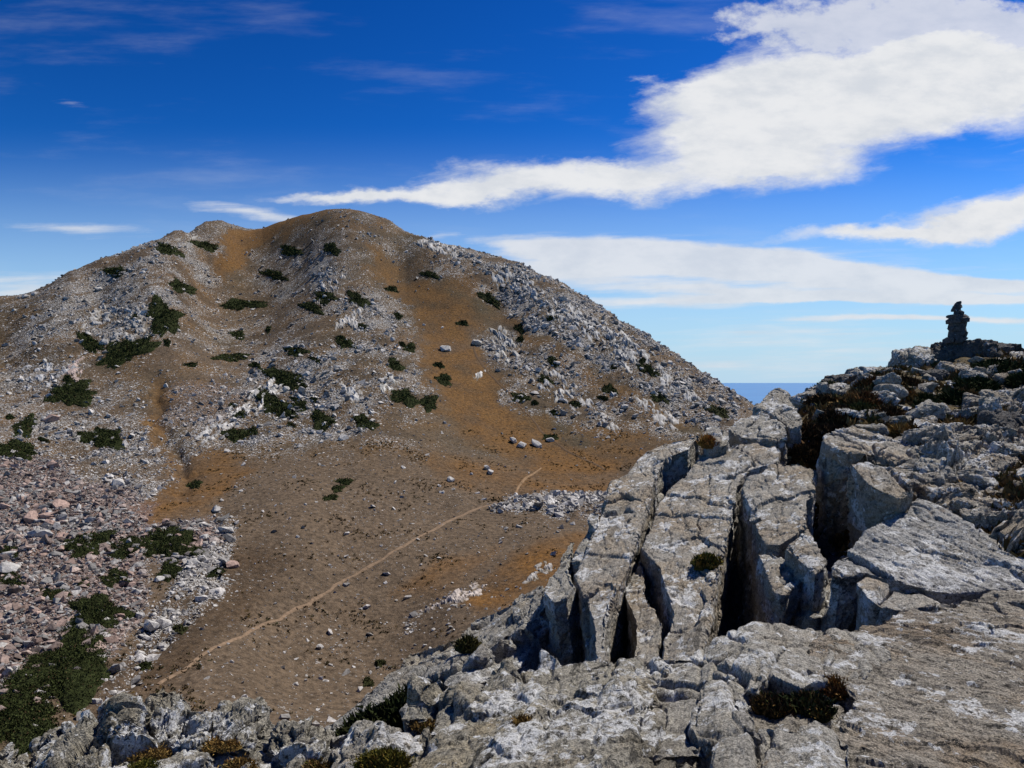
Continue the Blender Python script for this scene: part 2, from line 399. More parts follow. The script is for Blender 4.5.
land = TPS(np.c_[PTS[:, 0], KD * np.log(PTS[:, 2])], PTS[:, 1], lam=1e-5)

GX = np.arange(-642, 1802, 2.0)
GD = np.concatenate([np.exp(np.linspace(math.log(2.2), math.log(70), 150, endpoint=False)), np.linspace(70, 440, 470, endpoint=False), np.exp(np.linspace(math.log(440), math.log(2600), 50))])
NX, ND = len(GX), len(GD)
XX, DD = np.meshgrid(GX, GD, indexing='ij')               # [column, row]
# spline on a coarser lattice, refined bilinearly in between
cx_, cd_ = GX[::4], GD[::3]
if cx_[-1] != GX[-1]: cx_ = np.r_[cx_, GX[-1]]
if cd_[-1] != GD[-1]: cd_ = np.r_[cd_, GD[-1]]
A_, B_ = np.meshgrid(cx_, cd_, indexing='ij')
Cc = land(np.c_[A_.ravel(), KD * np.log(B_.ravel())]).reshape(A_.shape)
T1 = np.empty((len(cx_), ND))
for i in range(len(cx_)): T1[i] = np.interp(np.log(GD), np.log(cd_), Cc[i])
PY0 = np.empty((NX, ND))
for j in range(ND): PY0[:, j] = np.interp(GX, cx_, T1[:, j])
WX = (XX - CX) / F * DD; WZ = (CY - PY0) / F * DD

# what grows or lies where: soft regions, frayed by noise
wob1 = fbm(np.c_[WX.ravel() * 0.05, DD.ravel() * 0.035, WX.ravel() * 0], 6, 3, 0.62).reshape(WX.shape)
wob2 = fbm(np.c_[WX.ravel() * 0.05, DD.ravel() * 0.035, WX.ravel() * 0 + 9], 6, 5, 0.62).reshape(WX.shape)
QX = XX + 34 * wob1; QY = PY0 + 26 * wob2

def in_poly(poly, soft):
    """1 inside the outline, falling off to 0 over 'soft'"""
    inside = np.zeros(QX.shape, bool); dist = np.full(QX.shape, 1e9)
    n = len(poly)
    for i in range(n):
        (x1, y1), (x2, y2) = poly[i], poly[(i + 1) % n]
        c = (y1 > QY) != (y2 > QY)
        if y2 != y1: inside ^= c & (QX < (x2 - x1) * (QY - y1) / (y2 - y1) + x1)
        dx, dy = x2 - x1, y2 - y1
        t = np.clip(((QX - x1) * dx + (QY - y1) * dy) / (dx * dx + dy * dy + 1e-9), 0, 1)
        dist = np.minimum(dist, np.hypot(QX - x1 - t * dx, QY - y1 - t * dy))
    return sstep(-soft, soft, np.where(inside, dist, -dist))

def region(rows):
    s = np.zeros(QX.shape)
    for poly, soft, k in rows: s = np.maximum(s, k * in_poly(poly, soft))
    return s

FAR = sstep(55, 80, DD)
w_rock = region([
    ([(395, 220), (450, 243), (520, 258), (600, 300), (680, 350), (760, 400), (720, 432), (640, 395), (590, 370), (540, 330), (500, 310), (440, 275)], 9, 1.0),
    ([(485, 335), (540, 335), (600, 375), (660, 420), (700, 440), (640, 440), (590, 430), (545, 418), (510, 400), (490, 370)], 9, 0.72),
    ([(290, 245), (335, 255), (365, 290), (400, 330), (410, 360), (395, 380), (350, 350), (310, 300)], 10, 0.95),
    ([(300, 340), (360, 350), (410, 380), (385, 420), (345, 440), (290, 430), (250, 445), (180, 452), (190, 420), (225, 380), (265, 350)], 10, 0.95),
    ([(0, 300), (60, 280), (130, 250), (190, 228), (225, 250), (215, 290), (180, 320), (160, 350), (110, 375), (60, 400), (0, 400)], 12, 0.75),
    ([(90, 300), (160, 300), (165, 345), (110, 370), (70, 350)], 10, 0.9),
    ([(10, 420), (60, 400), (110, 400), (160, 430), (160, 500), (120, 490), (60, 460), (0, 470)], 10, 0.8),
    ([(230, 280), (300, 280), (330, 330), (250, 350), (215, 330)], 14, 0.55),
    ([(200, 330), (260, 330), (240, 380), (190, 420), (160, 400)], 12, 0.5),
    ([(488, 508), (520, 496), (560, 490), (640, 488), (640, 500), (590, 512), (540, 512), (500, 516)], 4, 1.1),
    ([(405, 618), (440, 592), (480, 585), (510, 560), (560, 560), (560, 580), (500, 606), (460, 618), (430, 632), (405, 635)], 6, 0.55),
    ([(200, 555), (225, 505), (235, 520), (235, 575), (190, 615), (165, 660), (120, 720), (80, 770), (60, 770), (110, 690), (140, 640), (150, 600)], 6, 1.0),
    ([(55, 500), (110, 510), (140, 530), (110, 560), (60, 560), (0, 560), (0, 520)], 8, 0.9),
])
w_rock = np.maximum(w_rock, 0.40 * in_poly([(-260, 250), (400, 200), (470, 330), (440, 400), (400, 440), (250, 450), (150, 500), (-260, 500)], 20))
pink = region([
    ([(-262, 440), (0, 452), (40, 458), (90, 480), (120, 490), (160, 500), (150, 520), (215, 520), (225, 545), (200, 560), (150, 560), (140, 610), (120, 650), (60, 690), (30, 720), (0, 730), (-262, 760)], 8, 1.0),
    ([(225, 390), (255, 380), (250, 420), (215, 430), (190, 410)], 10, 0.35),
    ([(170, 385), (215, 375), (250, 395), (215, 430), (170, 425)], 12, 0.35)])
grass = region([
    ([(415, 285), (450, 288), (480, 318), (480, 345), (500, 380), (548, 435), (625, 462), (610, 480), (570, 480), (520, 470), (470, 440), (440, 410), (428, 370), (420, 320)], 9, 1.0),
    ([(208, 262), (222, 240), (250, 230), (295, 216), (330, 210), (310, 225), (270, 240), (245, 255), (215, 275)], 5, 1.1),
    ([(320, 208), (390, 216), (385, 228), (340, 232), (310, 222)], 6, 0.35),
    ([(365, 245), (390, 262), (415, 290), (425, 320), (400, 310), (380, 280)], 8, 0.8),
    ([(120, 505), (160, 480), (210, 455), (250, 465), (245, 480), (215, 510), (150, 522)], 9, 0.8),
    ([(150, 380), (175, 400), (170, 450), (200, 480), (180, 490), (150, 440)], 9, 0.6),
    ([(190, 260), (225, 270), (225, 310), (260, 320), (200, 330), (185, 300)], 12, 0.2),
    ([(470, 602), (500, 568), (540, 545), (600, 530), (600, 580), (540, 600), (500, 612), (480, 620)], 8, 0.9),
    ([(440, 560), (500, 552), (470, 580), (400, 600)], 9, 0.6),
    ([(420, 455), (480, 465), (540, 475), (610, 480), (600, 498), (500, 495), (440, 485)], 9, 0.75),
    ([(500, 310), (540, 335), (590, 375), (650, 400), (690, 425), (650, 430), (590, 395), (540, 365)], 7, 0.5),
    ([(440, 262), (475, 275), (500, 300), (480, 300), (450, 285)], 6, 0.7),
    ([(580, 420), (650, 435), (680, 445), (640, 465), (590, 455)], 9, 0.5)])
dull = region([([(80, 720), (140, 640), (200, 590), (260, 540), (300, 560), (230, 620), (170, 700)], 16, 0.8),
               ([(150, 250), (215, 250), (220, 320), (150, 350)], 20, 0.7), ([(560, 440), (640, 440), (690, 450), (640, 490), (590, 470)], 12, 0.6)])
w_rock *= FAR; pink *= FAR; grass *= FAR
ridge_near = 1 - FAR

# relief: hummocks, gullies and ledges of bedrock
def fl(a): return a.ravel()
G3 = np.c_[fl(WX), fl(DD), fl(WZ)]
gb = np.c_[G3 @ STRIKE * 0.3, G3 @ BED, G3 @ THIRD * 0.6]
rel = 1.5 * fbm(G3 * [0.03, 0.03, 0.0], 4, 21).reshape(WX.shape) * FAR
led = fbm(gb * 0.17, 4, 31, ridged=True).reshape(WX.shape)
led2 = fbm(gb * 0.5, 3, 41).reshape(WX.shape)
rel += (1.5 * (led - 0.45) + 1.0 * led2) * sstep(0.35, 1.0, w_rock) * FAR * (1 - grass * 0.6)
rel += 0.10 * fbm(G3 * [0.5, 0.5, 0], 3, 51).reshape(WX.shape) * FAR
rel += ridge_near * 0.10 * fbm(G3 * [1.2, 1.2, 0], 5, 61).reshape(WX.shape) * sstep(2, 6, DD)
gully = np.exp(-(((QX - (150 + (QY - 380) * 0.35)) / 9) ** 2)) * sstep(360, 400, QY) * sstep(500, 460, QY)
WZ = WZ + rel - 1.6 * gully * FAR
PY = CY - F * WZ / DD

# ---- finding the ground
VIS = np.minimum.accumulate(PY, axis=1)
LNX = GX[0]
def ground_at(px, py):
    """the first point of the ground seen in direction (px, py)"""
    i = int(np.clip(round((px - LNX) / 2.0), 0, NX - 1))
    r = int(np.searchsorted(-VIS[i], -py))
    if r >= ND: r = int(np.argmin(PY[i]))
    if r == 0: D = GD[0]
    else:
        a, c = VIS[i, r - 1], PY[i, r]
        t = 0 if a == c else np.clip((a - py) / (a - c), 0, 1)
        D = GD[r - 1] + (GD[r] - GD[r - 1]) * t
    return np.array([(px - CX) / F * D, D, ground_z((px - CX) / F * D, D)])

def ground_z(x, y):
    x = np.atleast_1d(np.asarray(x, float)); y = np.atleast_1d(np.asarray(y, float))
    gx = np.clip((CX + F * x / y - LNX) / 2.0, 0, NX - 1.001); i = gx.astype(int); fx = gx - i
    j = np.clip(np.searchsorted(GD, y) - 1, 0, ND - 2); fy = np.clip((y - GD[j]) / (GD[j + 1] - GD[j]), 0, 1)
    z = (WZ[i, j] * (1 - fx) + WZ[i + 1, j] * fx) * (1 - fy) + (WZ[i, j + 1] * (1 - fx) + WZ[i + 1, j + 1] * fx) * fy
    return float(z[0]) if len(z) == 1 else z

def ground_n(x, y, e=1.5):
    n = Vector((-(ground_z(x + e, y) - ground_z(x - e, y)) / (2 * e), -(ground_z(x, y + e) - ground_z(x, y - e)) / (2 * e), 1))
    return n.normalized()

# ---- colours of the soil itself
C_BROWN = np.array([0.112, 0.081, 0.053]); C_DULL = np.array([0.060, 0.039, 0.022]); C_GRASS = np.array([0.132, 0.066, 0.019])
C_PINK = np.array([0.13, 0.083, 0.064]); C_GREY = np.array([0.078, 0.055, 0.036]); C_OLIVE = np.array([0.052, 0.042, 0.019])
def lerp(a, c, w): return a * (1 - w[..., None]) + c * w[..., None]
nz = fbm(G3 * [0.11, 0.11, 0.0], 5, 71).reshape(WX.shape); nz2 = fbm(G3 * [0.02, 0.02, 0.0], 4, 75).reshape(WX.shape)
tint = np.broadcast_to(C_BROWN, WX.shape + (3,)).copy()
tint = lerp(tint, C_OLIVE, np.clip(0.35 + 1.3 * nz2, 0, 0.7) * sstep(480, 420, QY))
tint = lerp(tint, C_DULL, np.clip(dull + 0.5 * nz, 0, 1))
tint = lerp(tint, C_GREY, np.clip(w_rock * 0.75, 0, 1))
tint = lerp(tint, C_GRASS, np.clip(grass * (0.85 + 1.0 * nz), 0, 1))
tint = lerp(tint, np.array([0.105, 0.060, 0.022]), np.clip(0.22 + 1.1 * nz, 0, 0.6) * sstep(490, 440, QY))
tint = lerp(tint, C_PINK, np.clip(pink, 0, 1) * 0.9)
tint = lerp(tint, np.array([0.11, 0.085, 0.045]), ridge_near)
tint *= (1 + 0.35 * nz)[..., None]
stony = np.clip(0.05 + 0.80 * np.maximum(w_rock, pink) - 0.6 * grass * (w_rock < 0.7), 0.02, 1) * FAR
clump = np.clip(0.75 + 2.2 * fbm(G3 * [0.045, 0.06, 0.0], 5, 91).reshape(WX.shape), 0.02, 2.4) ** 1.4
streak = np.clip(0.8 + 2.2 * fbm(gb * 0.22, 4, 93).reshape(WX.shape), 0.05, 1.8)
stony = np.clip(stony * np.where(pink > 0.5, 1.0, np.clip(0.10 + 0.78 * clump * streak, 0, 1.25)) + 0.25 * nz * (stony > 0.2), 0, 1)

def land_material():
    mt, b, bs = new_mat('hillside_soil')
    pos = b.new('ShaderNodeNewGeometry').outputs['Position']
    sto = b.attr('stony', 'Fac'); pk = b.attr('pinkish', 'Fac')
    wp = b.vm('ADD', pos, b.scale(b.vm('SUBTRACT', b.noise(pos, 0.9, 3, 0.6, color=True), (0.5, 0.5, 0.5)), 0.8))
    n = b.noise(pos, 1.1, 8, 0.72)
    col = b.mix(1.0, b.attr('tint'), b.mix(b.ramp(n, 0.3, 0.7), (0.45,) * 3, (1.5,) * 3), 'MULTIPLY')
    fine = b.noise(pos, 5.5, 3, 0.8)
    col = b.mix(b.m('MULTIPLY', b.ramp(fine, 0.58, 0.68), 0.6), col, (0.28, 0.25, 0.21))
    col = b.mix(b.m('MULTIPLY', b.ramp(fine, 0.42, 0.30), 0.6), col, (0.03, 0.026, 0.016))
    hsum = b.m('MULTIPLY', n, 0.8)
    for sc, k, off in ((1.1, 0.75, 0.0), (2.2, 0.9, 3.3), (4.6, 0.95, 8.1)):
        vp = b.mapping(wp, loc=(off, off * 2, 0), scale=(1, 1.25, 1.6))
        sepc = b.new('ShaderNodeSeparateColor'); b.put(sepc.inputs[0], b.voro(vp, sc, out='Color'))
        dd = b.voro(vp, sc)
        here = b.ramp(b.m('SUBTRACT', b.m('MULTIPLY', sto, k), sepc.outputs[0]), 0.0, 0.06)
        body = b.ramp(dd, 0.52, 0.40)
        mk = b.m('MULTIPLY', here, body)
        g = b.mix(sepc.outputs[1], (0.19, 0.18, 0.165), (0.62, 0.60, 0.57))
        pkc = b.mix(sepc.outputs[1], (0.17, 0.105, 0.083), (0.38, 0.26, 0.21))
        col = b.mix(mk, col, b.mix(b.m('MULTIPLY', pk, b.ramp(sepc.outputs[2], 0.15, 0.35)), g, pkc))
        hsum = b.m('ADD', hsum, b.m('MULTIPLY', b.m('MULTIPLY', mk, b.m('ADD', 0.4, sepc.outputs[2])), 0.9 / sc))
    b.put(bs.inputs['Base Color'], col); bs.inputs['Roughness'].default_value = 0.95; bs.inputs['Specular IOR Level'].default_value = 0.1
    bp = b.new('ShaderNodeBump'); bp.inputs['Strength'].default_value = 1.0; bp.inputs['Distance'].default_value = 0.45
    b.put(bp.inputs['Height'], hsum); b.put(bs.inputs['Normal'], bp.outputs[0])
    return mt

V = np.c_[fl(WX), fl(DD), fl(WZ)]
ii, jj = np.meshgrid(np.arange(NX - 1), np.arange(ND - 1), indexing='ij')
a = (ii * ND + jj).ravel()
Q = np.c_[a, a + ND, a + ND + 1, a + 1]
me = mesh_from('hillside', V, Q, smooth=True)
set_attr(me, 'tint', tint.reshape(-1, 3)); set_attr(me, 'stony', fl(stony)); set_attr(me, 'pinkish', fl(np.clip(pink, 0, 1)))
tag(link('hillside', me, land_material()), kind='structure')

# the sea far below, out to the horizon
def sea_material():
    mt, b, bs = new_mat('sea_water')
    pos = b.new('ShaderNodeNewGeometry').outputs['Position']
    n = b.noise(pos, 0.0004, 4, 0.6)
    b.put(bs.inputs['Base Color'], b.mix(b.ramp(n, 0.3, 0.7), (0.035, 0.16, 0.38), (0.05, 0.20, 0.43)))
    bs.inputs['Roughness'].default_value = 0.5; bs.inputs['Specular IOR Level'].default_value = 0.3
    return mt
R = 6e5
k = np.linspace(0, 2 * math.pi, 97)[:-1]
ring = np.concatenate([np.c_[r * np.cos(k), r * np.sin(k), np.full(96, -340.0)] for r in (1.0, 4000.0, 40000.0, R)])
qs = np.concatenate([np.c_[np.arange(96) + 96 * s, (np.arange(96) + 1) % 96 + 96 * s, (np.arange(96) + 1) % 96 + 96 * (s + 1), np.arange(96) + 96 * (s + 1)] for s in range(3)])[:, ::-1]
tag(link('sea', mesh_from('sea', ring, qs), sea_material()), kind='structure')

# ---- trails trodden into the slope
def trail(name, pts, width, color, n=260):
    pts = np.array(pts, float)
    s = np.r_[0, np.cumsum(np.hypot(*np.diff(pts, axis=0).T))]
    q = np.linspace(0, s[-1], n)
    px, py = np.interp(q, s, pts[:, 0]), np.interp(q, s, pts[:, 1])
    for _ in range(30):
        px[1:-1] = (px[:-2] + 2 * px[1:-1] + px[2:]) / 4; py[1:-1] = (py[:-2] + 2 * py[1:-1] + py[2:]) / 4
    c = np.array([ground_at(a_, b_)[:2] for a_, b_ in zip(px, py)])
    for _ in range(12): c[1:-1] = (c[:-2] + 2 * c[1:-1] + c[2:]) / 4
    t = np.gradient(c, axis=0); t /= np.linalg.norm(t, axis=1)[:, None] + 1e-9
    nn = np.c_[-t[:, 1], t[:, 0]]
    c = c + nn * (0.9 * width / 0.34 * fbm(np.c_[q * 0.035, q * 0 + width * 9, q * 0], 3, 15))[:, None]
    wv = width * (1.0 + 0.9 * fbm(np.c_[q * 0.05, q * 0, q * 0], 3, 5))
    off = np.linspace(-1, 1, 7)
    V = []
    for o in off:
        xy = c + nn * (o * wv * (1 + 0.25 * fbm(np.c_[q * 0.15, q * 0 + o * 3, q * 0], 2, 8)))[:, None]
        V.append(np.c_[xy, ground_z(xy[:, 0], xy[:, 1]) + 0.10 - 0.12 * abs(o) ** 3])
    V = np.concatenate(V)
    a = (np.arange(6)[:, None] * n + np.arange(n - 1)[None]).ravel()
    me = mesh_from(name, V, np.c_[a, a + n, a + n + 1, a + 1], smooth=True)
    set_attr(me, 'tint', np.tile(color, (len(V), 1)))
    tag(link(name, me, trail_mat), kind='structure')
trail_mat = tint_material('trodden_earth', vary=0.35, scale=1.5)
trail('path', [(160, 685), (185, 668), (215, 648), (245, 634), (270, 622), (300, 607), (322, 596), (345, 580), (372, 566), (400, 547), (430, 532), (455, 519), (478, 509), (498, 503)], 0.34, (0.185, 0.128, 0.082))
trail('path', [(516, 494), (520, 486), (527, 477), (541, 468)], 0.35, (0.22, 0.14, 0.075), 80)
trail('path', [(476, 342), (474, 352), (484, 368), (503, 388), (524, 410), (548, 437), (575, 455), (605, 470)], 0.50, (0.085, 0.052, 0.027), 160)
# ------------------------------------------------------------------ stones and shrubs of the far slope
STONE = tint_material('loose_stone', vary=0.45, scale=2.5, bump=0.12)
LEAF = tint_material('juniper_leaf', vary=0.5, scale=1.2, spec=0.05)

def hull_low(seed, n=11, flat=0.6):
    r = np.random.default_rng(seed)
    p = r.normal(size=(n, 3)); p /= np.linalg.norm(p, axis=1)[:, None] ** 0.7
    p *= np.array([1.0, r.uniform(0.55, 0.9), flat * r.uniform(0.7, 1.2)]) * 0.6
    bm = bmesh.new()
    for q in p: bm.verts.new(q)
    res = bmesh.ops.convex_hull(bm, input=bm.verts)
    bmesh.ops.delete(bm, geom=list({v for v in res['geom_interior'] + res['geom_unused'] if isinstance(v, bmesh.types.BMVert) and v.is_valid}), context='VERTS')
    bmesh.ops.triangulate(bm, faces=bm.faces); bmesh.ops.recalc_face_normals(bm, faces=bm.faces); bm.verts.index_update()
    V = np.array([v.co[:] for v in bm.verts]); T = np.array([[v.index for v in f.verts] for f in bm.faces]); bm.free()
    return V, T
LOW = [hull_low(900 + i, 10 + i % 4, 0.45 + 0.05 * (i % 6)) for i in range(14)]

def rot_mats(n, r, tilt=0.5):
    a = r.uniform(0, 2 * math.pi, n); b_ = r.normal(0, tilt, n); c = r.normal(0, tilt, n)
    ca, sa, cb_, sb, cc, sc = np.cos(a), np.sin(a), np.cos(b_), np.sin(b_), np.cos(c), np.sin(c)
    Rz = np.zeros((n, 3, 3)); Rz[:, 0, 0] = ca; Rz[:, 0, 1] = -sa; Rz[:, 1, 0] = sa; Rz[:, 1, 1] = ca; Rz[:, 2, 2] = 1
    Ry = np.zeros((n, 3, 3)); Ry[:, 0, 0] = cb_; Ry[:, 0, 2] = sb; Ry[:, 2, 0] = -sb; Ry[:, 2, 2] = cb_; Ry[:, 1, 1] = 1
    Rx = np.zeros((n, 3, 3)); Rx[:, 1, 1] = cc; Rx[:, 1, 2] = -sc; Rx[:, 2, 1] = sc; Rx[:, 2, 2] = cc; Rx[:, 0, 0] = 1
    return Ry @ Rx @ Rz

def heap(P, size, colr, seed, tilt=0.5):
    """many small stones as one mesh"""
    r = np.random.default_rng(seed); n = len(P); kind_ = r.integers(0, len(LOW), n); Rm = rot_mats(n, r, tilt)
    Vs, Ts, Cs, k = [], [], [], 0
    for q in range(len(LOW)):
        ix = np.nonzero(kind_ == q)[0]
        if not len(ix): continue
        V0, T0 = LOW[q]
        v = np.einsum('nij,vj->nvi', Rm[ix], V0) * size[ix][:, None, None] + P[ix][:, None, :]
        Ts.append((T0[None] + (np.arange(len(ix)) * len(V0))[:, None, None] + k).reshape(-1, 3))
        Vs.append(v.reshape(-1, 3)); Cs.append(np.repeat(colr[ix], len(V0), axis=0)); k += len(ix) * len(V0)
    return np.concatenate(Vs), np.concatenate(Ts), np.concatenate(Cs)

rs = np.random.default_rng(77)
cell = np.gradient(WX, axis=0) * np.gradient(DD, axis=1)
seen = (PY <= VIS + 1.5) & (DD > 75) & (XX > -60) & (XX < 800)
clump2 = np.clip(0.6 + 2.5 * fbm(G3 * [0.14, 0.18, 0.0], 3, 95).reshape(WX.shape), 0.0, 2.4)
dens = (0.02 + 0.40 * np.clip(w_rock - 0.25, 0, 1) * clump * clump2 * streak + 0.06 * np.clip(w_rock, 0, 0.4) * clump2 + 0.55 * np.clip(pink, 0, 1)) * np.where(grass > 0.5, 0.12, 1)
dens *= np.where(w_rock > 0.95, 1.2, 1)
wgt = np.clip(cell * dens, 0, None) * seen * np.clip(DD / 200, 0.6, 1.6) ** -1
def scatter(w, n):
    c = np.cumsum(w.ravel()); ix = np.searchsorted(c, rs.random(n) * c[-1])
    i, j = ix // ND, ix % ND
    i = np.clip(i, 1, NX - 2); j = np.clip(j, 1, ND - 2)
    fx, fy = rs.uniform(-.5, .5, n), rs.uniform(-.5, .5, n)
    y = DD[i, j] + fy * (DD[i, j + 1] - DD[i, j]); x = (XX[i, j] + 2 * fx - CX) / F * y
    return x, y, i, j
def stone_colors(i, j, n):
    p = np.clip(pink[i, j], 0, 1) * (rs.random(n) > 0.24 + 0.4 * np.clip(nz2[i, j] * 2, -0.5, 1)) * rs.uniform(0.65, 1, n)
    v = (0.16 + 0.34 * rs.random(n) ** 1.2)[:, None] * (1 - 0.22 * np.clip(pink[i, j], 0, 1))[:, None]
    g = v * np.array([1.0, 0.955, 0.90]); pk = (v * 0.86) * np.array([1.0, 0.72, 0.60])
    return g * (1 - p[:, None]) + pk * p[:, None]
N = 90000
x, y, i, j = scatter(wgt, N)
sz = np.clip(0.22 * rs.random(N) ** -0.42, 0.22, 1.7) * np.where(w_rock[i, j] > 0.6, 1.15, 1.0) * np.where(np.maximum(w_rock, pink)[i, j] < 0.25, 0.75, 1)
flank = (w_rock[i, j] > 0.62) & (XX[i, j] > 420) & (rs.random(N) < 0.42) | (w_rock[i, j] > 0.85) & (XX[i, j] < 420) & (pink[i, j] < 0.3) & (PY[i, j] < 470) & (rs.random(N) < 0.16)
sz = np.where(flank, np.minimum(sz * rs.uniform(1.3, 2.4, N), 2.6), sz)
P = np.c_[x, y, ground_z(x, y) + 0.08 * sz]
V, T, C = heap(P, sz, stone_colors(i, j, N), 1)
me = mesh_from('scree', V, T); set_attr(me, 'tint', C)
tag(link('scree', me, STONE), kind='stuff')

# the largest blocks lie one by one
BOULDER_MESH = []
for q in range(12):
    Vb, Tb = hull_low(1500 + q, 26, 0.62)
    for tone, c in (('grey', (0.40, 0.385, 0.36)), ('pink', (0.33, 0.235, 0.195))):
        m = mesh_from('boulder', Vb, Tb); set_attr(m, 'tint', np.tile(c, (len(Vb), 1)) * np.linspace(0.9, 1.1, len(Vb))[:, None]); m.materials.append(STONE)
        BOULDER_MESH.append((tone, m))
def boulder(px, py, w, tone, label, group=None, k=None, tall=1.0):
    p = ground_at(px, py); ms = [m for t, m in BOULDER_MESH if t == tone]
    o = link('boulder', ms[int(rs.integers(len(ms))) if k is None else k % len(ms)])
    s = w * p[1] / F
    o.location = (p[0], p[1], p[2] + 0.12 * s * tall); o.rotation_euler = (rs.normal(0, .25), rs.normal(0, .25), rs.uniform(0, 6.28)); o.scale = (s, s, s * tall)
    tag(o, label, 'boulder', group)
for px, py, w, tone, lab in [
    (150, 628, 20, 'grey', 'large squarish pale boulder standing out at the edge of the scree tongue above the path'),
    (140, 617, 9, 'grey', 'small pale boulder just above the large squarish one in the scree'),
    (164, 626, 13, 'grey', 'flat pale boulder right beside the large squarish one'),
    (107, 622, 9, 'grey', 'white upright boulder in the middle of a dark green shrub'),
    (152, 660, 12, 'grey', 'pale flat stone lying alone on brown soil below the large squarish boulder'),
    (33, 724, 9, 'grey', 'small pale stone lying in the large dark shrub at the lower left, upper one'),
    (35, 731, 11, 'grey', 'small tan stone lying in the large dark shrub at the lower left, lower one'),
    (97, 703, 9, 'grey', 'pale stone at the tip of the narrow scree tongue'),
    (445, 350, 10, 'grey', 'pale boulder on the grass left of the bend in the upper trail'),
    (487, 469, 8, 'grey', 'white boulder alone in the upper valley meadow'), (490, 473, 7, 'grey', 'dark-footed boulder leaning on the white one in the upper meadow'),
    (450, 481, 7, 'grey', 'dark little boulder alone on the gravel left of the path'),
    (550, 441, 7, 'grey', 'white boulder under a dark bush beside the diagonal trail'),
    (344, 439, 8, 'grey', 'white boulder at the foot of the central rocks'), (514, 442, 9, 'grey', 'long white block of a small cluster in the meadow'), (521, 447, 9, 'grey', 'lowest white block of a small cluster in the meadow'),
    (537, 446, 10, 'grey', 'broad pale block in the meadow left of the dark bush'), (476, 344, 9, 'grey', 'tall white block standing at the top of the diagonal trail'),
    (119, 484, 11, 'grey', 'flat white boulder on grass above the pink scree'), (216, 511, 10, 'grey', 'white boulder at the upper right corner of the pink scree'),
    (227, 531, 11, 'grey', 'white boulder at the right edge of the pink scree, above a pink one'), (232, 566, 12, 'pink', 'flat pink boulder at the right end of the scree on brown soil'),
    (42, 536, 16, 'grey', 'long flat white slab half sunk in the pink scree'), (10, 571, 18, 'grey', 'long white slab at the left edge of the pink scree'), (8, 557, 12, 'grey', 'short white slab above the long one at the left edge'),
    (52, 421, 12, 'pink', 'pink block among grey ones on the left slope'), (60, 508, 17, 'pink', 'broad pink slab at the top of the scree'), (30, 520, 14, 'pink', 'pink slab left of the broad one at the top of the scree'),
    (205, 540, 10, 'grey', 'grey block between the twin shrub and the right edge of the scree'), (160, 580, 9, 'grey', 'white block below the twin shrub'), (194, 564, 11, 'grey', 'white block on the brown edge of the scree right of the twin shrub'),
    (320, 648, 8, 'grey', 'pale stone alone in the middle of the gravel slope'), (296, 685, 5, 'grey', 'small pale stone low on the gravel slope')]:
    boulder(px, py, w, tone, lab)
GR = [  # group, weight field, how many, size in pixels, tone, label
    ('pink blocks of the lower left scree', np.clip(pink, 0, 1) * (XX < 240) * (PY > 445), 60, (6, 12), 'pink', 'pinkish block among many like it in the lower left scree'),
    ('pale blocks along the scree tongue', (w_rock > 0.8) * (XX > 60) * (XX < 240) * (PY > 540), 26, (5, 9), 'grey', 'pale grey block in the narrow tongue of scree beside the brown soil'),
    ('grey blocks on the left slope', (w_rock > 0.5) * (XX < 200) * (PY < 470) * (PY > 270), 20, (4, 8), 'grey', 'grey block strewn over the left slope of the hill'),
    ('white blocks of the central rib', (w_rock > 0.7) * (XX > 180) * (XX < 420) * (PY > 240) * (PY < 450), 20, (3.5, 7), 'grey', 'whitish block on the stony rib in the middle of the hill'),
    ('grey blocks of the right flank', (w_rock > 0.7) * (XX > 430) * (XX < 720) * (PY < 440), 14, (4, 8), 'grey', 'grey block on the rocky right flank of the hill'),
    ('loose stones on the valley gravel', (w_rock < 0.2) * (pink < 0.2) * (PY > 440) * (XX > 200) * (XX < 620), 14, (2.0, 4.0), 'grey', 'pale stone lying loose on the brown valley floor')]
for grp, wf, n, (s0, s1), tone, lab in GR:
    x, y, i, j = scatter(np.clip(cell * wf * seen / DD ** 1.0, 0, None), n)
    for q in range(n):
        px, py = CX + F * x[q] / y[q], PY[i[q], j[q]]
        boulder(px, py, s0 + (s1 - s0) * rs.random() ** 2, tone, lab, grp)

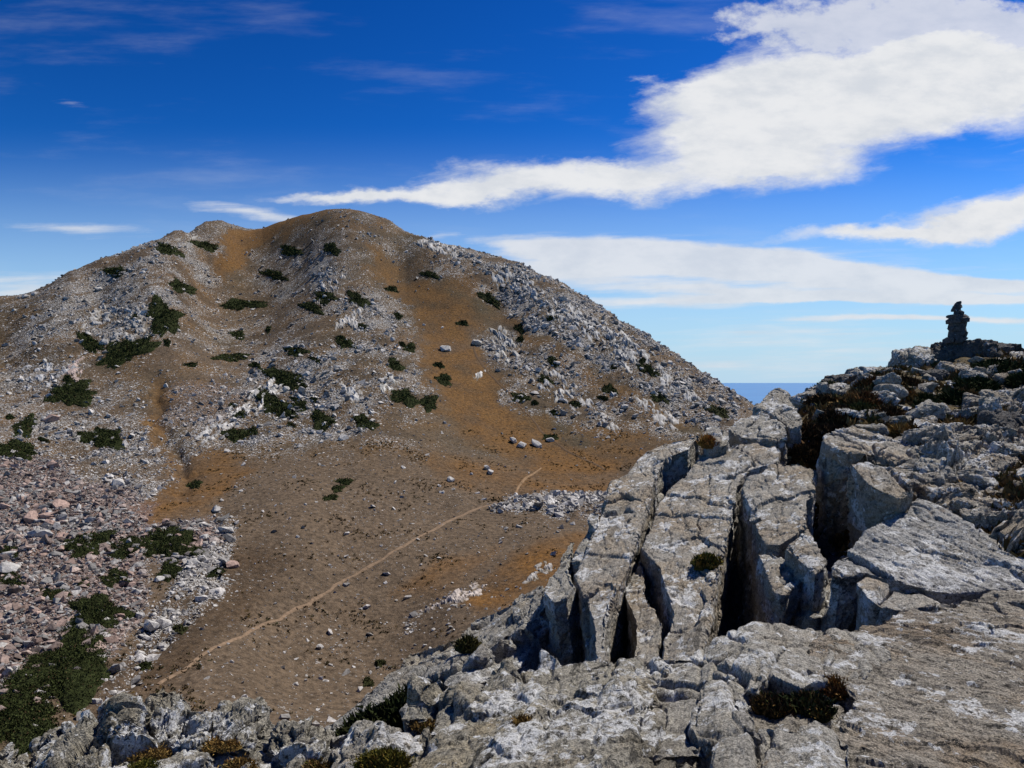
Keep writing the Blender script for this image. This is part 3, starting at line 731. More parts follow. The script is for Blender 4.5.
# bedrock outcrops: stepped ledges breaking out of the slope
def outcrop(px, py, w, h, lean, label, tone=(0.36, 0.35, 0.325), seed=0):
    r = np.random.default_rng(3000 + seed)
    nu, nv = int(max(14, w * 1.15)), int(max(10, h * 1.25))
    ca, sa = math.cos(-lean), math.sin(-lean)
    gu, gv = np.meshgrid(np.linspace(-1.3, 1.3, nu), np.linspace(-1.3, 1.3, nv), indexing='ij')
    gu, gv = gu.ravel(), gv.ravel()
    ang = np.arctan2(gv, gu); ph = r.uniform(0, 6.28, 9)
    edge = 1 + sum(a_ * np.sin(f_ * ang + ph[k_]) for k_, (f_, a_) in enumerate([(2, .14), (3, .16), (5, .12), (8, .09), (13, .07)]))
    rad = np.hypot(gu, gv) / edge
    B = [ground_at(px + w * 0.55 * u_ * ca - h * 0.6 * v_ * sa, py - w * 0.55 * u_ * sa - h * 0.6 * v_ * ca) for u_, v_ in zip(gu, gv)]
    B = np.array(B); s = float(np.median(B[:, 1])) / F
    al = np.array([ca, 0.35, sa]); al /= np.linalg.norm(al); ac = np.cross(al, [0, 1, 0]); ac /= np.linalg.norm(ac)
    U = np.c_[gu * w * 0.55 / 8.0, gv * h * 0.6 / 3.6, gu * 0] + seed * 3.3
    U = U + 0.35 * np.c_[noise(U, 1), noise(U, 2), noise(U, 3)]
    f1, f2, val = worley(U * 0.55 + 0.25 * np.c_[noise(U, 1), noise(U, 2), noise(U, 3)], seed)
    g1, g2, val2 = worley(U * 1.7, seed + 5)
    n1 = fbm(U * 0.5, 4, seed)
    fh, fg = facets(U * 0.8, seed); fh2, fg2 = facets(U * 2.0, seed + 3)
    hh = (0.75 * fh + 0.35 * fh2 + 0.55 * n1 + 0.38) * sstep(1.05, 0.45, rad + 0.25 * fbm(U * 0.4, 3, seed + 8))
    hh -= 0.35 * np.exp(-(fg / 0.12) ** 2)
    top = max(0.5, min(0.95, h * s * 0.10))
    V = B.copy(); V[:, 2] += hh * top * 1.3 - 0.14 * top; V[:, 0] += 0.15 * top * n1
    iu, iv = np.meshgrid(np.arange(nu - 1), np.arange(nv - 1), indexing='ij'); a0 = (iu * nv + iv).ravel()
    qd = np.c_[a0, a0 + 1, a0 + nv + 1, a0 + nv]
    deep = np.ptp(B[qd][:, :, 1], axis=1) < 14
    qd = qd[(rad[qd].mean(1) < 1.1) & deep]
    use = np.unique(qd); back = np.full(len(V), -1); back[use] = np.arange(len(use))
    V, qd = V[use], back[qd]; hh, n1, val2, U = hh[use], n1[use], val2[use], U[use]
    e1 = V[qd[0][1]] - V[qd[0][0]]; e2 = V[qd[0][3]] - V[qd[0][0]]
    if np.cross(e1, e2)[2] < 0: qd = qd[:, ::-1]
    me = mesh_from('outcrop', V, qd)
    soil = sstep(0.34, 0.12, hh + 0.35 * fbm(U * 3, 3, 14))
    c = np.array(tone) * (0.95 + 0.7 * (val2 - 0.5) + 0.35 * fbm(U * 2, 3, 4))[:, None]
    c = c * (1 - soil[:, None]) + np.array([0.11, 0.08, 0.045]) * soil[:, None]
    set_attr(me, 'tint', c); loc = recentre(me); tag(link('outcrop', me, STONE, loc=loc), label, 'rock outcrop')
OUT = [(42, 374, 56, 26, -0.35, 'large smooth grey rock face low on the left slope', (0.36, 0.36, 0.36)), (75, 372, 30, 22, -0.5, 'pinkish rock face right of the large smooth grey one', (0.34, 0.27, 0.24)),
       (130, 328, 60, 34, -0.45, 'layered grey outcrop left of the tall dark shrub on the left slope', (0.34, 0.325, 0.30)), (105, 312, 45, 24, -0.45, 'layered outcrop higher up on the left slope', (0.33, 0.32, 0.30)),
       (188, 242, 26, 14, -0.3, 'grey outcrop under the left shoulder of the skyline', (0.30, 0.29, 0.27)), (225, 425, 70, 22, -0.6, 'streaked white outcrop at the foot of the central rib', (0.44, 0.43, 0.41)),
       (265, 395, 46, 26, -0.7, 'white streaky outcrop in the middle of the central rib', (0.44, 0.43, 0.41)), (355, 395, 34, 18, 0.5, 'white outcrop above the lone white boulder', (0.42, 0.41, 0.39)),
       (330, 285, 26, 36, 0.8, 'steep pale outcrop high on the central rib', (0.42, 0.40, 0.37)), (352, 320, 24, 30, 0.8, 'pale outcrop beside small shrubs lower on the central rib', (0.42, 0.40, 0.37)),
       (388, 385, 22, 22, 0.7, 'pale outcrop left of a pair of shrubs', (0.42, 0.41, 0.38)), (440, 250, 60, 16, 0.45, 'grey slabby outcrop on the skyline right of the summit', (0.36, 0.35, 0.33)),
       (520, 285, 80, 26, 0.55, 'broad grey slabs below the skyline of the right flank', (0.36, 0.355, 0.34)), (575, 320, 80, 26, 0.6, 'pale slabs in the middle of the right flank', (0.37, 0.365, 0.35)),
       (628, 350, 80, 28, 0.62, 'pale slabs low on the right flank', (0.37, 0.365, 0.35)), (680, 385, 70, 24, 0.65, 'last slabs of the right flank above the saddle', (0.36, 0.355, 0.34)),
       (555, 385, 70, 26, 0.7, 'tilted white ribs under the right flank', (0.40, 0.39, 0.37)), (505, 345, 36, 30, 0.7, 'pale rocks right of the top of the diagonal trail', (0.40, 0.39, 0.36)), (600, 412, 60, 16, 0.6, 'pale rocks at the foot of the tilted ribs', (0.38, 0.37, 0.35)),
       (660, 415, 60, 18, 0.6, 'pale rocks near the pavement at the foot of the right flank', (0.38, 0.37, 0.35)), (565, 500, 90, 12, -0.1, 'long low white outcrop where the path ends', (0.44, 0.43, 0.41)), (525, 505, 50, 8, -0.1, 'low white outcrop left of the long one', (0.44, 0.43, 0.41)),
       (455, 598, 70, 12, -0.4, 'pale pinkish rock band on the slope below the path', (0.42, 0.37, 0.33)), (540, 572, 34, 14, -0.4, 'grey stones on orange grass beside the pavement rim', (0.40, 0.38, 0.35)), (478, 375, 10, 16, 1.2, 'narrow white rock at the upper trail', (0.5, 0.49, 0.46)),
       (90, 440, 40, 18, -0.3, 'pale broken rocks below an oval shrub on the left slope', (0.38, 0.365, 0.34)), (20, 535, 60, 14, -0.1, 'pale flat ledges at the left edge of the pink scree', (0.42, 0.40, 0.38))]
for q, (px, py, w, h, ln, lab, tn) in enumerate(OUT): outcrop(px, py, w, h, ln, lab, tn, seed=q)

# shrubs: low juniper mats that follow the ground
def leaves(P, Nn, size, r, up=0.3):
    """small leaf triangles at points P"""
    n = len(P); d = r.normal(size=(n, 3)) + Nn * up; d /= np.linalg.norm(d, axis=1)[:, None]
    e = np.cross(d, r.normal(size=(n, 3))); e /= np.linalg.norm(e, axis=1)[:, None] + 1e-9
    s = size * r.uniform(0.6, 1.4, n)[:, None]
    V = np.stack([P - e * s * 0.45, P + e * s * 0.45, P + d * s * 1.2], 1).reshape(-1, 3)
    return V, np.arange(3 * n).reshape(-1, 3)

def shrub(px, py, rx, ry, ang, label, group=None, tone=(0.020, 0.027, 0.009), high=None, name='juniper_shrub', cat='shrub', seed=0, leafk=1.0):
    r = np.random.default_rng(6000 + seed)
    NA, NR = (56, 12) if rx > 14 else (36, 8)
    ca, sa = math.cos(math.radians(ang)), math.sin(math.radians(ang))
    ph = r.uniform(0, 6.28, 6)
    A = np.linspace(0, 2 * math.pi, NA, endpoint=False)
    edge = 1 + sum(a_ * np.sin(f_ * A + ph[k_]) for k_, (f_, a_) in enumerate([(2, .20), (3, .20), (5, .14), (7, .12), (11, .08), (17, .06)]))
    base = []; rad = []
    for q in range(NR + 1):
        t = q / NR
        for a_, e_ in zip(A, edge):
            ex, ey = rx * t * e_ * math.cos(a_), ry * t * e_ * math.sin(a_)
            base.append(ground_at(px + ex * ca - ey * sa, py - ex * sa - ey * ca)); rad.append(t)
            if q == 0: pass
    B = np.array(base); rad = np.array(rad)
    s = B[0][1] / F
    hgt = high if high else max(0.4, min(0.8, 0.16 * rx * s))
    lump = 1 + 0.9 * fbm(B * (2.2 / hgt) * 0.35, 3, seed)
    Vv = B.copy(); Vv[:, 2] += hgt * np.sqrt(np.clip(1 - rad ** 2.2, 0, 1)) * lump - 0.12 * hgt
    qs = []
    for q in range(NR):
        a0 = q * NA + np.arange(NA); a1 = q * NA + (np.arange(NA) + 1) % NA
        qs.append(np.c_[a0, a0 + NA, a1 + NA, a1])
    nl = int(np.clip(rx * ry * 10 * leafk, 220, 15000))
    ix = np.clip((np.sqrt(r.random(nl)) * NR).astype(int), 0, NR) * NA + r.integers(0, NA, nl)
    LP = Vv[ix] + r.normal(0, 1, (nl, 3)) * np.array([rx * s / NR * 0.7, rx * s / NR * 0.7, 0.10 * hgt]) + np.array([0, 0, 0.05 * hgt])
    LV, LT = leaves(LP, np.tile([0, 0, 1.0], (nl, 1)), max(0.16, 1.1 * s), r, 1.0)
    V = np.r_[Vv, LV]; k = len(Vv)
    me = mesh_from(name, V, [np.concatenate(qs), LT + k])
    c = np.tile(tone, (len(V), 1)); c[k:] *= np.repeat(r.uniform(0.6, 1.9, nl), 3)[:, None]
    brown = np.repeat(r.random(nl) < 0.06, 3); c[k:][brown] = (0.06, 0.04, 0.02)
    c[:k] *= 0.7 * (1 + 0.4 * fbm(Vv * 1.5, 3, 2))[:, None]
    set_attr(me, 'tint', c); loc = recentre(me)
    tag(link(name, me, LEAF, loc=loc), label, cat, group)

SH = [  # px, py, rx, ry, tilt, label
    (62, 672, 62, 30, 42, 'largest dark green juniper thicket, running down the lower left between scree and scree tongue'), (20, 718, 44, 32, 20, 'dark juniper thicket in the lower left corner behind the white-crusted crag'), (98, 614, 32, 15, 5, 'dark juniper shrub with a white boulder in it'),
    (166, 544, 33, 17, -2, 'broad twin-lobed juniper shrub at the upper right of the pink scree'), (124, 552, 15, 9, 0, 'juniper lobe adjoining the left end of the twin-lobed shrub'), (170, 570, 11, 12, -40, 'small juniper below the twin-lobed shrub, on the scree edge'),
    (88, 545, 30, 10, 14, 'long narrow juniper strip left of the twin-lobed shrub'), (116, 579, 15, 9, -10, 'round juniper shrub alone in the middle of the pink scree'), (54, 595, 14, 6, 8, 'flat juniper left of the round one in the pink scree'), (10, 580, 12, 10, 0, 'dark juniper at the left edge below the long white slab'),
    (8, 552, 12, 6, 5, 'juniper at the left edge above the long white slab'), (83, 585, 8, 4, 20, 'small narrow juniper between the round and the flat ones in the scree'), (72, 394, 26, 11, 6, 'broad flat juniper under the smooth grey rock face on the left slope'), (103, 439, 22, 10, 3, 'oval juniper among pale rocks on the left slope'),
    (25, 427, 13, 9, 20, 'dark juniper left of the oval one on the left slope'), (14, 451, 26, 8, -8, 'long flat juniper at the left edge of the slope'), (126, 352, 27, 12, 28, 'slanting juniper below the tall one on the left slope'), (163, 318, 17, 17, 60, 'tall dark juniper beside the layered outcrop'),
    (90, 344, 12, 8, -20, 'small juniper right under the layered outcrop'), (182, 288, 12, 6, -20, 'juniper high on the left slope near the skyline gully'), (242, 305, 21, 5, 5, 'long flat juniper on bare brown ground under the saddle'), (168, 250, 12, 6, -20, 'juniper close below the left skyline'),
    (115, 272, 13, 4, 0, 'thin flat juniper near the left skyline'), (205, 246, 14, 4, -10, 'dark thin shrub under the left summit dome'), (285, 379, 18, 10, -22, 'biggest juniper on the central rib'), (275, 405, 22, 10, -30, 'juniper on the central rib just below the biggest one'),
    (237, 435, 13, 7, 0, 'juniper at the foot of the central rib'), (322, 421, 14, 8, -35, 'juniper on the lower right of the central rib'), (365, 423, 13, 6, -12, 'dark juniper on the bottom edge of the rib above the lone white boulder'), (300, 406, 8, 5, 0, 'small juniper between the larger ones on the central rib'),
    (404, 398, 14, 8, -8, 'left one of the pair of round shrubs in the orange grass'), (429, 403, 10, 7, 0, 'right one of the pair of round shrubs in the orange grass'), (444, 380, 9, 5, -15, 'shrub above the pair, beside small pale rocks'), (325, 298, 11, 6, -15, 'shrub on the upper central rib left of pale rocks'),
    (312, 308, 11, 5, -15, 'shrub just under another on the upper central rib'), (358, 300, 12, 6, -25, 'dark shrub right of the pale rocks on the upper rib'), (290, 251, 9, 6, -20, 'shrub high under the main summit, left one'), (332, 249, 8, 6, -20, 'dark shrub right under the main summit'),
    (274, 275, 13, 4, -10, 'thin shrub below the saddle on the central slope'), (345, 343, 9, 6, -30, 'small shrub in the middle of the central rib'), (296, 352, 10, 5, -5, 'flat shrub on the pale scree of the central rib'), (238, 335, 8, 4, 0, 'small shrub on brown ground under the saddle'),
    (232, 358, 15, 4, 0, 'thin dark shrub above the pink patch in the middle of the hill'), (395, 365, 8, 6, -20, 'small shrub left of the grass band'), (410, 348, 7, 4, 0, 'tiny shrub on the edge of the orange grass'), (545, 380, 8, 4, -30, 'shrub among the tilted white ribs'),
    (520, 398, 9, 5, -25, 'shrub at the lower edge of the tilted white ribs'), (553, 362, 7, 4, -30, 'small shrub on the right flank between slabs'), (648, 370, 11, 5, -25, 'dark shrub under the slabs low on the right flank'), (660, 398, 9, 5, -25, 'dark shrub near the end of the right flank'),
    (718, 412, 12, 5, -15, 'olive shrub on the saddle behind the pavement'), (430, 275, 9, 3, -10, 'thin shrub high on the right flank'), (490, 300, 14, 4, -35, 'narrow slanting shrub on the right flank below the skyline'), (610, 390, 9, 4, -30, 'shrub between the ribs and the right flank slabs'),
    (550, 438, 7, 4, 0, 'dark bush over a white boulder beside the diagonal trail'), (345, 482, 8, 3, 5, 'uppermost dark tuft of a short line on the brown gravel'), (338, 489, 7, 3, 5, 'middle dark tuft of a short line on the brown gravel'), (331, 498, 7, 3, 5, 'lowest dark tuft of a short line on the brown gravel'),
    (195, 485, 7, 4, 0, 'small tuft on orange grass above the scree'), (216, 573, 9, 4, 10, 'tuft on the brown soil right of the scree'), (180, 630, 8, 4, 5, 'olive tuft beside the large squarish boulder'), (145, 667, 7, 4, 0, 'dark tuft beside the pale flat stone'),
    (368, 683, 6, 4, 0, 'olive tuft on the slope just above the rock rib'), (380, 664, 6, 3, 0, 'olive tuft higher on the slope above the rock rib'), (240, 415, 7, 4, 0, 'dark hollow shrub in the white streaky rocks')]
for q, (px, py, rx, ry, an, lab) in enumerate(SH):
    shrub(px, py, rx, ry, an, lab, 'juniper shrubs of the far hillside', seed=q, tone=(0.028, 0.035, 0.0115) if 'olive' not in lab else (0.04, 0.042, 0.016))
# smaller tufts that nothing tells apart
x, y, i, j = scatter(np.clip(cell * np.clip(w_rock * (w_rock < 0.98) + 0.12, 0, 1) * seen * (PY < 450) * (PY > 268 + np.abs(XX - 340) * 0.22) * (XX < 660) / DD, 0, None), 38)
for q in range(38):
    shrub(CX + F * x[q] / y[q], PY[i[q], j[q]], 2.5 + 4 * rs.random(), 1.6 + 1.8 * rs.random(), rs.uniform(-30, 10) , 'small dark tuft of juniper dotted over the upper hill', 'small juniper tufts on the upper hill', seed=100 + q)
# dwarf tussocks dotted over the gravel: beyond counting
x, y, i, j = scatter(np.clip(cell * seen * (w_rock < 0.3) * (pink < 0.3) * (PY > 430) * np.clip(0.1 + 3 * nz, 0.03, 3) ** 1.5, 0, None), 2300)
r_ = np.random.default_rng(31)
cnt = 9
P = np.repeat(np.c_[x, y, ground_z(x, y)], cnt, 0) + r_.normal(0, 1, (len(x) * cnt, 3)) * np.array([0.16, 0.16, 0.05])
LV, LT = leaves(P, np.tile([0, 0, 1.0], (len(P), 1)), 0.22, r_, 1.5)
me = mesh_from('grass_tussocks', LV, LT)
cc = np.array([[0.045, 0.036, 0.014], [0.10, 0.065, 0.022], [0.03, 0.03, 0.012]])[r_.integers(0, 3, len(x))]
set_attr(me, 'tint', np.repeat(np.repeat(cc, cnt, 0), 3, 0)); tag(link('grass_tussocks', me, LEAF), kind='stuff')
# ------------------------------------------------------------------ near rocks
M_GREY = rock_material('grey_limestone', (0.335, 0.315, 0.275), (0.33, 0.275, 0.205), 0.5, 1.0, 0.75)
M_PALE = rock_material('pale_limestone', (0.35, 0.33, 0.285), (0.33, 0.285, 0.215), 0.25, 1.05, 0.75)
M_TAN = rock_material('tan_limestone', (0.315, 0.285, 0.235), (0.265, 0.205, 0.14), 0.4, 1.0, 1.0, ax=axes_of((0.82, -0.56, -0.03), (0, 0, 1)), ani=(0.6, 1.5, 1.0))
M_CRAG = rock_material('lichened_limestone', (0.305, 0.285, 0.235), (0.28, 0.235, 0.155), 0.35, 1.25, 1.0)
M_SHADE_DARK = rock_material('shade_dark_limestone', (0.11, 0.105, 0.10), (0.12, 0.10, 0.08), 0.4, 0.2, 0.7)  # near-black limestone: shade put into the colour of cairn, its block and clefts

def plane(*c):
    A = np.array([[1, p[0], p[1]] for p in c]); k = np.linalg.lstsq(A, np.array([1 / p[2] for p in c]), rcond=None)[0]
    return lambda px, py: 1.0 / (k[0] + k[1] * px + k[2] * py)
def spline(*c):
    c = np.array(c, float); t = TPS(c[:, :2], 1 / c[:, 2], lam=1e-4)
    return lambda px, py: 1.0 / float(t(np.array([[px, py]]))[0])
def shifted(f, dz, at=None):
    """the same surface raised by dz metres"""
    def g(px, py):
        c = (1 / f(px, py + 4) - 1 / f(px, py - 4)) / 8
        return f(px, py) * min(1.25, max(0.8, 1 - F * max(c, 1e-4) * dz))
    return g

def prism(outline, surf, down=(0, 0, -1.5), grow=1.0, step=14):
    """a block whose top follows 'surf' inside the outline and whose sides go down by 'down'"""
    P2 = [Vector((float(x), float(y))) for x, y in outline]; n = len(P2)
    xs = [p.x for p in P2]; ys = [p.y for p in P2]
    extra = []
    def inside(x, y):
        r = False
        for i in range(n):
            a, c = P2[i], P2[(i + 1) % n]
            if (a.y > y) != (c.y > y) and x < (c.x - a.x) * (y - a.y) / (c.y - a.y) + a.x: r = not r
        return r
    for x in np.arange(min(xs) + step / 2, max(xs), step):
        for y in np.arange(min(ys) + step / 2, max(ys), step):
            if inside(x, y) and min((Vector((x, y)) - p).length for p in P2) > step * 0.5: extra.append(Vector((x, y)))
    v2, e2, f2, ov, oe, of = delaunay_2d_cdt(P2 + extra, [(i, (i + 1) % n) for i in range(n)], [], 1, 1e-5)
    top = np.array([P3(v.x, v.y, surf(v.x, v.y)) for v in v2])
    cen = top.mean(0); dn = np.array(down, float)
    bot = (top - cen) * grow + cen + dn
    bot[:, 2] = (top[:, 2] - cen[2]) * 0.5 + cen[2] + dn[2]
    m = len(top)
    ft = [tuple(f) for f in f2]
    # orient faces up
    a = top[ft[0][0]]; nn = np.cross(top[ft[0][1]] - a, top[ft[0][2]] - a)
    if nn[2] < 0: ft = [f[::-1] for f in ft]
    cnt = {}
    for f in ft:
        for i in range(len(f)): cnt[(f[i], f[(i + 1) % len(f)])] = 1
    sides = [(b_, a_, a_ + m, b_ + m) for (a_, b_) in cnt if (b_, a_) not in cnt]
    return np.r_[top, bot], ft + [tuple(x + m for x in f[::-1]) for f in ft] + sides

def hull(pts):
    bm = bmesh.new()
    for p in pts: bm.verts.new(p)
    r = bmesh.ops.convex_hull(bm, input=bm.verts)
    bmesh.ops.delete(bm, geom=list({v for v in r['geom_interior'] + r['geom_unused'] if isinstance(v, bmesh.types.BMVert) and v.is_valid}), context='VERTS')
    bmesh.ops.recalc_face_normals(bm, faces=bm.faces)
    bm.verts.index_update()
    V = np.array([v.co[:] for v in bm.verts]); Fs = [tuple(v.index for v in f.verts) for f in bm.faces]
    bm.free(); return V, Fs

def chunk(c, size, seed, rot=(0, 0, 0), n=14, box=0.75):
    """a broken, slightly boxy block"""
    r = np.random.default_rng(seed)
    p = r.uniform(-1, 1, (n, 3)); p /= np.maximum(np.abs(p).max(1), 1e-6)[:, None] ** box
    p *= r.uniform(0.85, 1.0, (n, 1))
    p = p * np.array(size) * 0.55
    Rm = np.array(Matrix.Rotation(rot[2], 3, 'Z') @ Matrix.Rotation(rot[1], 3, 'Y') @ Matrix.Rotation(rot[0], 3, 'X'))
    return hull(p @ Rm.T + np.array(c))

def rock(name, pieces, mat, voxel, amp=0.05, freq=1.0, strata=0.05, crack=0.04, blocks=0.05, seed=0, smooth=2, label=None, cat='rock', group=None, kind=None, ax=(STRIKE, BED, THIRD), fine=1.0, joints=1.0):
    me = bpy.data.meshes.new('draft'); Vs, Fs, k = [], [], 0
    for Vp, Fp in pieces:
        Vs.append(np.asarray(Vp)); Fs += [tuple(i + k for i in f) for f in Fp]; k += len(Vp)
    me.from_pydata(np.concatenate(Vs).tolist(), [], Fs); me.update()
    ob = bpy.data.objects.new('draft', me); COL.objects.link(ob)
    md = ob.modifiers.new('remesh', 'REMESH'); md.mode = 'VOXEL'; md.voxel_size = voxel; md.adaptivity = 0
    if smooth:
        sm = ob.modifiers.new('smooth', 'SMOOTH'); sm.factor = 0.5; sm.iterations = smooth
    dg = bpy.context.evaluated_depsgraph_get()
    m2 = bpy.data.meshes.new_from_object(ob.evaluated_get(dg))
    bpy.data.objects.remove(ob); bpy.data.meshes.remove(me)
    n = len(m2.vertices)
    co = np.empty(n * 3, np.float32); m2.vertices.foreach_get('co', co); co = co.reshape(-1, 3)
    no = np.empty(n * 3, np.float32); m2.vertex_normals.foreach_get('vector', no); no = no.reshape(-1, 3)
    s = np.float32(seed * 3.7)
    B = np.c_[co @ ax[0], co @ ax[1], co @ ax[2]].astype(np.float32) + s
    d = amp * fbm(co * 0.9 * freq + s, 5, seed, 0.55)
    d += amp * 0.45 * fbm(co * 6.0 * freq + s, 4, seed + 3, 0.6)
    tr = fbm(B * np.float32([0.5, 1.4, 1.0]) * 1.3 * freq, 5, seed + 15, 0.55) * 5.0
    fr = tr - np.floor(tr); d += amp * 0.5 * (np.floor(tr) + sstep(0.42, 0.58, fr)) / 2.2
    d -= amp * 0.5 * np.clip(noise(co * 8.0 * freq + s, seed + 31) - 0.30, 0, 1)
    if strata: d += strata * (fbm(B * np.float32([0.35, 2.6, 0.9]) * freq, 5, seed + 9, 0.6) - 0.35 * np.abs(noise(B * np.float32([0.5, 7.0, 1.5]) * freq, seed + 12)))
    if blocks or crack:
        wv3 = np.c_[noise(co * 1.7 * freq, 2), noise(co * 1.7 * freq, 4), noise(co * 1.7 * freq, 6)]
        Wp = B * np.float32([0.55, 1.5, 1.1]) * freq * 0.9 + 0.35 * wv3
        fh, fg = facets(Wp, seed)
        w = np.clip(0.5 + 1.6 * noise(co * 0.6 * freq + s, seed + 20), 0, 1)
        d += 1.1 * blocks * fh * (0.4 + w) - crack * w * np.exp(-(fg / 0.045) ** 2)
        fh, fg = facets(B * np.float32([1.8, 4.6, 3.2]) * freq + 0.5 * wv3, seed + 4)
        d += 0.26 * blocks * fh * fine - 0.30 * crack * np.exp(-(fg / 0.07) ** 2)
        fh, fg = facets(B * np.float32([5.5, 13.0, 9.0]) * freq, seed + 6)
        d += 0.12 * blocks * fh * fine
    # straight joints: clean breaks right through the block, one side a little lower
    size = np.ptp(co, axis=0); big = max(size[0], size[1])
    if big > 0.8 and joints > 0:
        rj = np.random.default_rng(seed + 500); mid_ = co.mean(0); zig = 0.02 * noise(co * 5.0, seed + 41) + 0.035 * noise(co * 1.6, seed + 43)
        for _ in range(int(min(7, 2 + big * 0.9))):
            mixw = rj.normal(0, 1, 3) * np.array([0.55, 0.9, 0.10]); mixw[1] += 0.35 * np.sign(mixw[1]); nj = mixw[0] * ax[0] + mixw[1] * ax[1] + mixw[2] * ax[2]; nj /= np.linalg.norm(nj)
            t_ = (co - mid_) @ nj.astype(np.float32) - np.float32(rj.uniform(-0.42, 0.42) * big * 0.8) + zig
            part = np.clip(0.6 + 2.0 * noise(co * (1.2 / big) + np.float32(rj.uniform(0, 50)), seed + 47), 0, 1) * sstep(0.85, 0.55, np.abs(no @ nj.astype(np.float32)))
            d += joints * part * rj.uniform(-0.03, 0.03) * min(1.5, voxel / 0.015) * np.sign(t_) * np.exp(-np.abs(t_) / 0.5)
            d -= joints * part * rj.uniform(1.5, 4.0) * voxel * np.exp(-(t_ / (1.1 * voxel)) ** 2)
    co += no * d[:, None]
    m2.vertices.foreach_set('co', co.ravel())
    m2.polygons.foreach_set('use_smooth', np.zeros(len(m2.polygons), bool)); m2.update()
    m2.name = name; m2.materials.clear()
    loc = recentre(m2)
    o = link(name, m2, mat, loc=loc)
    return tag(o, label, cat if not kind else None, group, kind)

PAV = plane((760, 395, 17.3), (640, 600, 9.5), (520, 600, 10.3))
LED = spline((385, 742, 4.75), (400, 735, 4.9), (430, 700, 5.4), (480, 690, 5.5), (530, 665, 5.75), (560, 660, 5.8), (600, 660, 5.8), (640, 655, 5.8), (690, 652, 5.6), (720, 632, 5.85), (780, 622, 5.95), (830, 632, 5.8), (870, 622, 6.2),
             (900, 612, 6.5), (960, 600, 7.0), (1024, 592, 7.4), (1120, 584, 7.8), (1120, 840, 3.1), (1380, 840, 3.05), (1380, 565, 8.0), (1380, 700, 4.6), (1000, 840, 3.1), (800, 840, 3.08), (600, 840, 3.15), (400, 840, 3.3), (300, 840, 3.4), (750, 700, 4.45), (900, 700, 4.5), (1030, 700, 4.6), (600, 720, 4.55), (500, 740, 4.45), (440, 730, 4.8), (680, 745, 4.2))

# the ledge the viewer stands on
rock('rock_ledge', [prism([(846, 730), (834, 718), (848, 706), (852, 694), (838, 680), (806, 668), (812, 640), (838, 634), (872, 622), (900, 612), (960, 600), (1030, 591), (1120, 584), (1240, 590), (1340, 610), (1380, 680), (1370, 850), (690, 850), (700, 800), (712, 756), (735, 744), (792, 731)], shifted(LED, 0.01), (0, 0, -0.9), step=22)],
     M_TAN, 0.013, amp=0.045, strata=0.055, crack=0.03, blocks=0.04, seed=1, joints=0.25, smooth=1, ax=axes_of((0.82, -0.56, -0.03), (0, 0, 1)), label='grooved tan and brown rock ledge with white lichen spots, right of the mossy hollow', cat='rock ledge')
rock('rock_ledge', [prism([(641, 659), (652, 655), (690, 652), (720, 632), (750, 624), (782, 621), (832, 632), (872, 640), (886, 660), (868, 676), (834, 684), (816, 680), (800, 688), (784, 682), (768, 676), (756, 688), (742, 692), (748, 706), (752, 728), (722, 742), (690, 752), (650, 756), (626, 752), (620, 740), (634, 705)], LED, (0, 0, -0.9), step=16)],
     M_PALE, 0.014, amp=0.035, strata=0.04, crack=0.06, blocks=0.045, seed=2, smooth=1, label='bulging pale ledge with white lichen and long cracks, left of the mossy hollow', cat='rock ledge')
rock('rock_ledge', [prism([(392, 740), (402, 728), (425, 702), (448, 692), (482, 690), (500, 676), (530, 665), (560, 661), (600, 660), (638, 657), (668, 668), (652, 705), (660, 735), (650, 757), (700, 757), (690, 850), (330, 850), (350, 790)], LED, (0, 0, -0.9), step=18)]
     + [chunk(P3(x, y, LED(x, y)) + np.array([0, 0, -0.04]), s, 40 + i) for i, (x, y, s) in enumerate([(432, 700, (.35, .3, .4)), (412, 722, (.25, .25, .32)), (455, 700, (.4, .3, .3)), (560, 735, (.4, .35, .16)), (500, 705, (.6, .4, .2)), (600, 690, (.5, .4, .2)), (470, 735, (.45, .3, .2)), (520, 752, (.35, .3, .15)), (440, 748, (.35, .3, .2))])],
     M_CRAG, 0.014, amp=0.045, strata=0.05, crack=0.06, blocks=0.07, seed=3, smooth=1, label='rough broken grey and ochre ledge with small pits and white patches, lower middle', cat='rock ledge')
rock('rock_slab', [prism([(705, 850), (708, 770), (714, 744), (744, 734), (760, 724), (776, 721), (796, 728), (814, 719), (834, 726), (852, 742), (862, 850)], shifted(LED, 0.05), (0, 0, -0.5), step=22)],
     M_PALE, 0.014, amp=0.04, strata=0.05, crack=0.02, blocks=0.02, seed=4, label='low pale slab with a white lichen crust lying just below the mossy hollow', cat='rock slab')
rock('rock_ledge', [prism([(740, 680), (800, 676), (838, 680), (850, 725), (800, 740), (745, 735)], shifted(LED, -0.075), (0, 0, -0.5), step=18)], M_TAN, 0.014, amp=0.04, blocks=0.06, seed=6, label='sunken brown rock floor of the mossy hollow', cat='rock ledge')
rock('boulder', [chunk(P3(545, 667, 5.75) + np.array([0, 0, -0.03]), (0.30, 0.28, 0.26), 5)], M_CRAG, 0.011, amp=0.02, strata=0.03, crack=0.02, blocks=0.03, seed=5, freq=1.6, label='small grey boulder perched on the ledge rim beside the black cleft', cat='boulder')

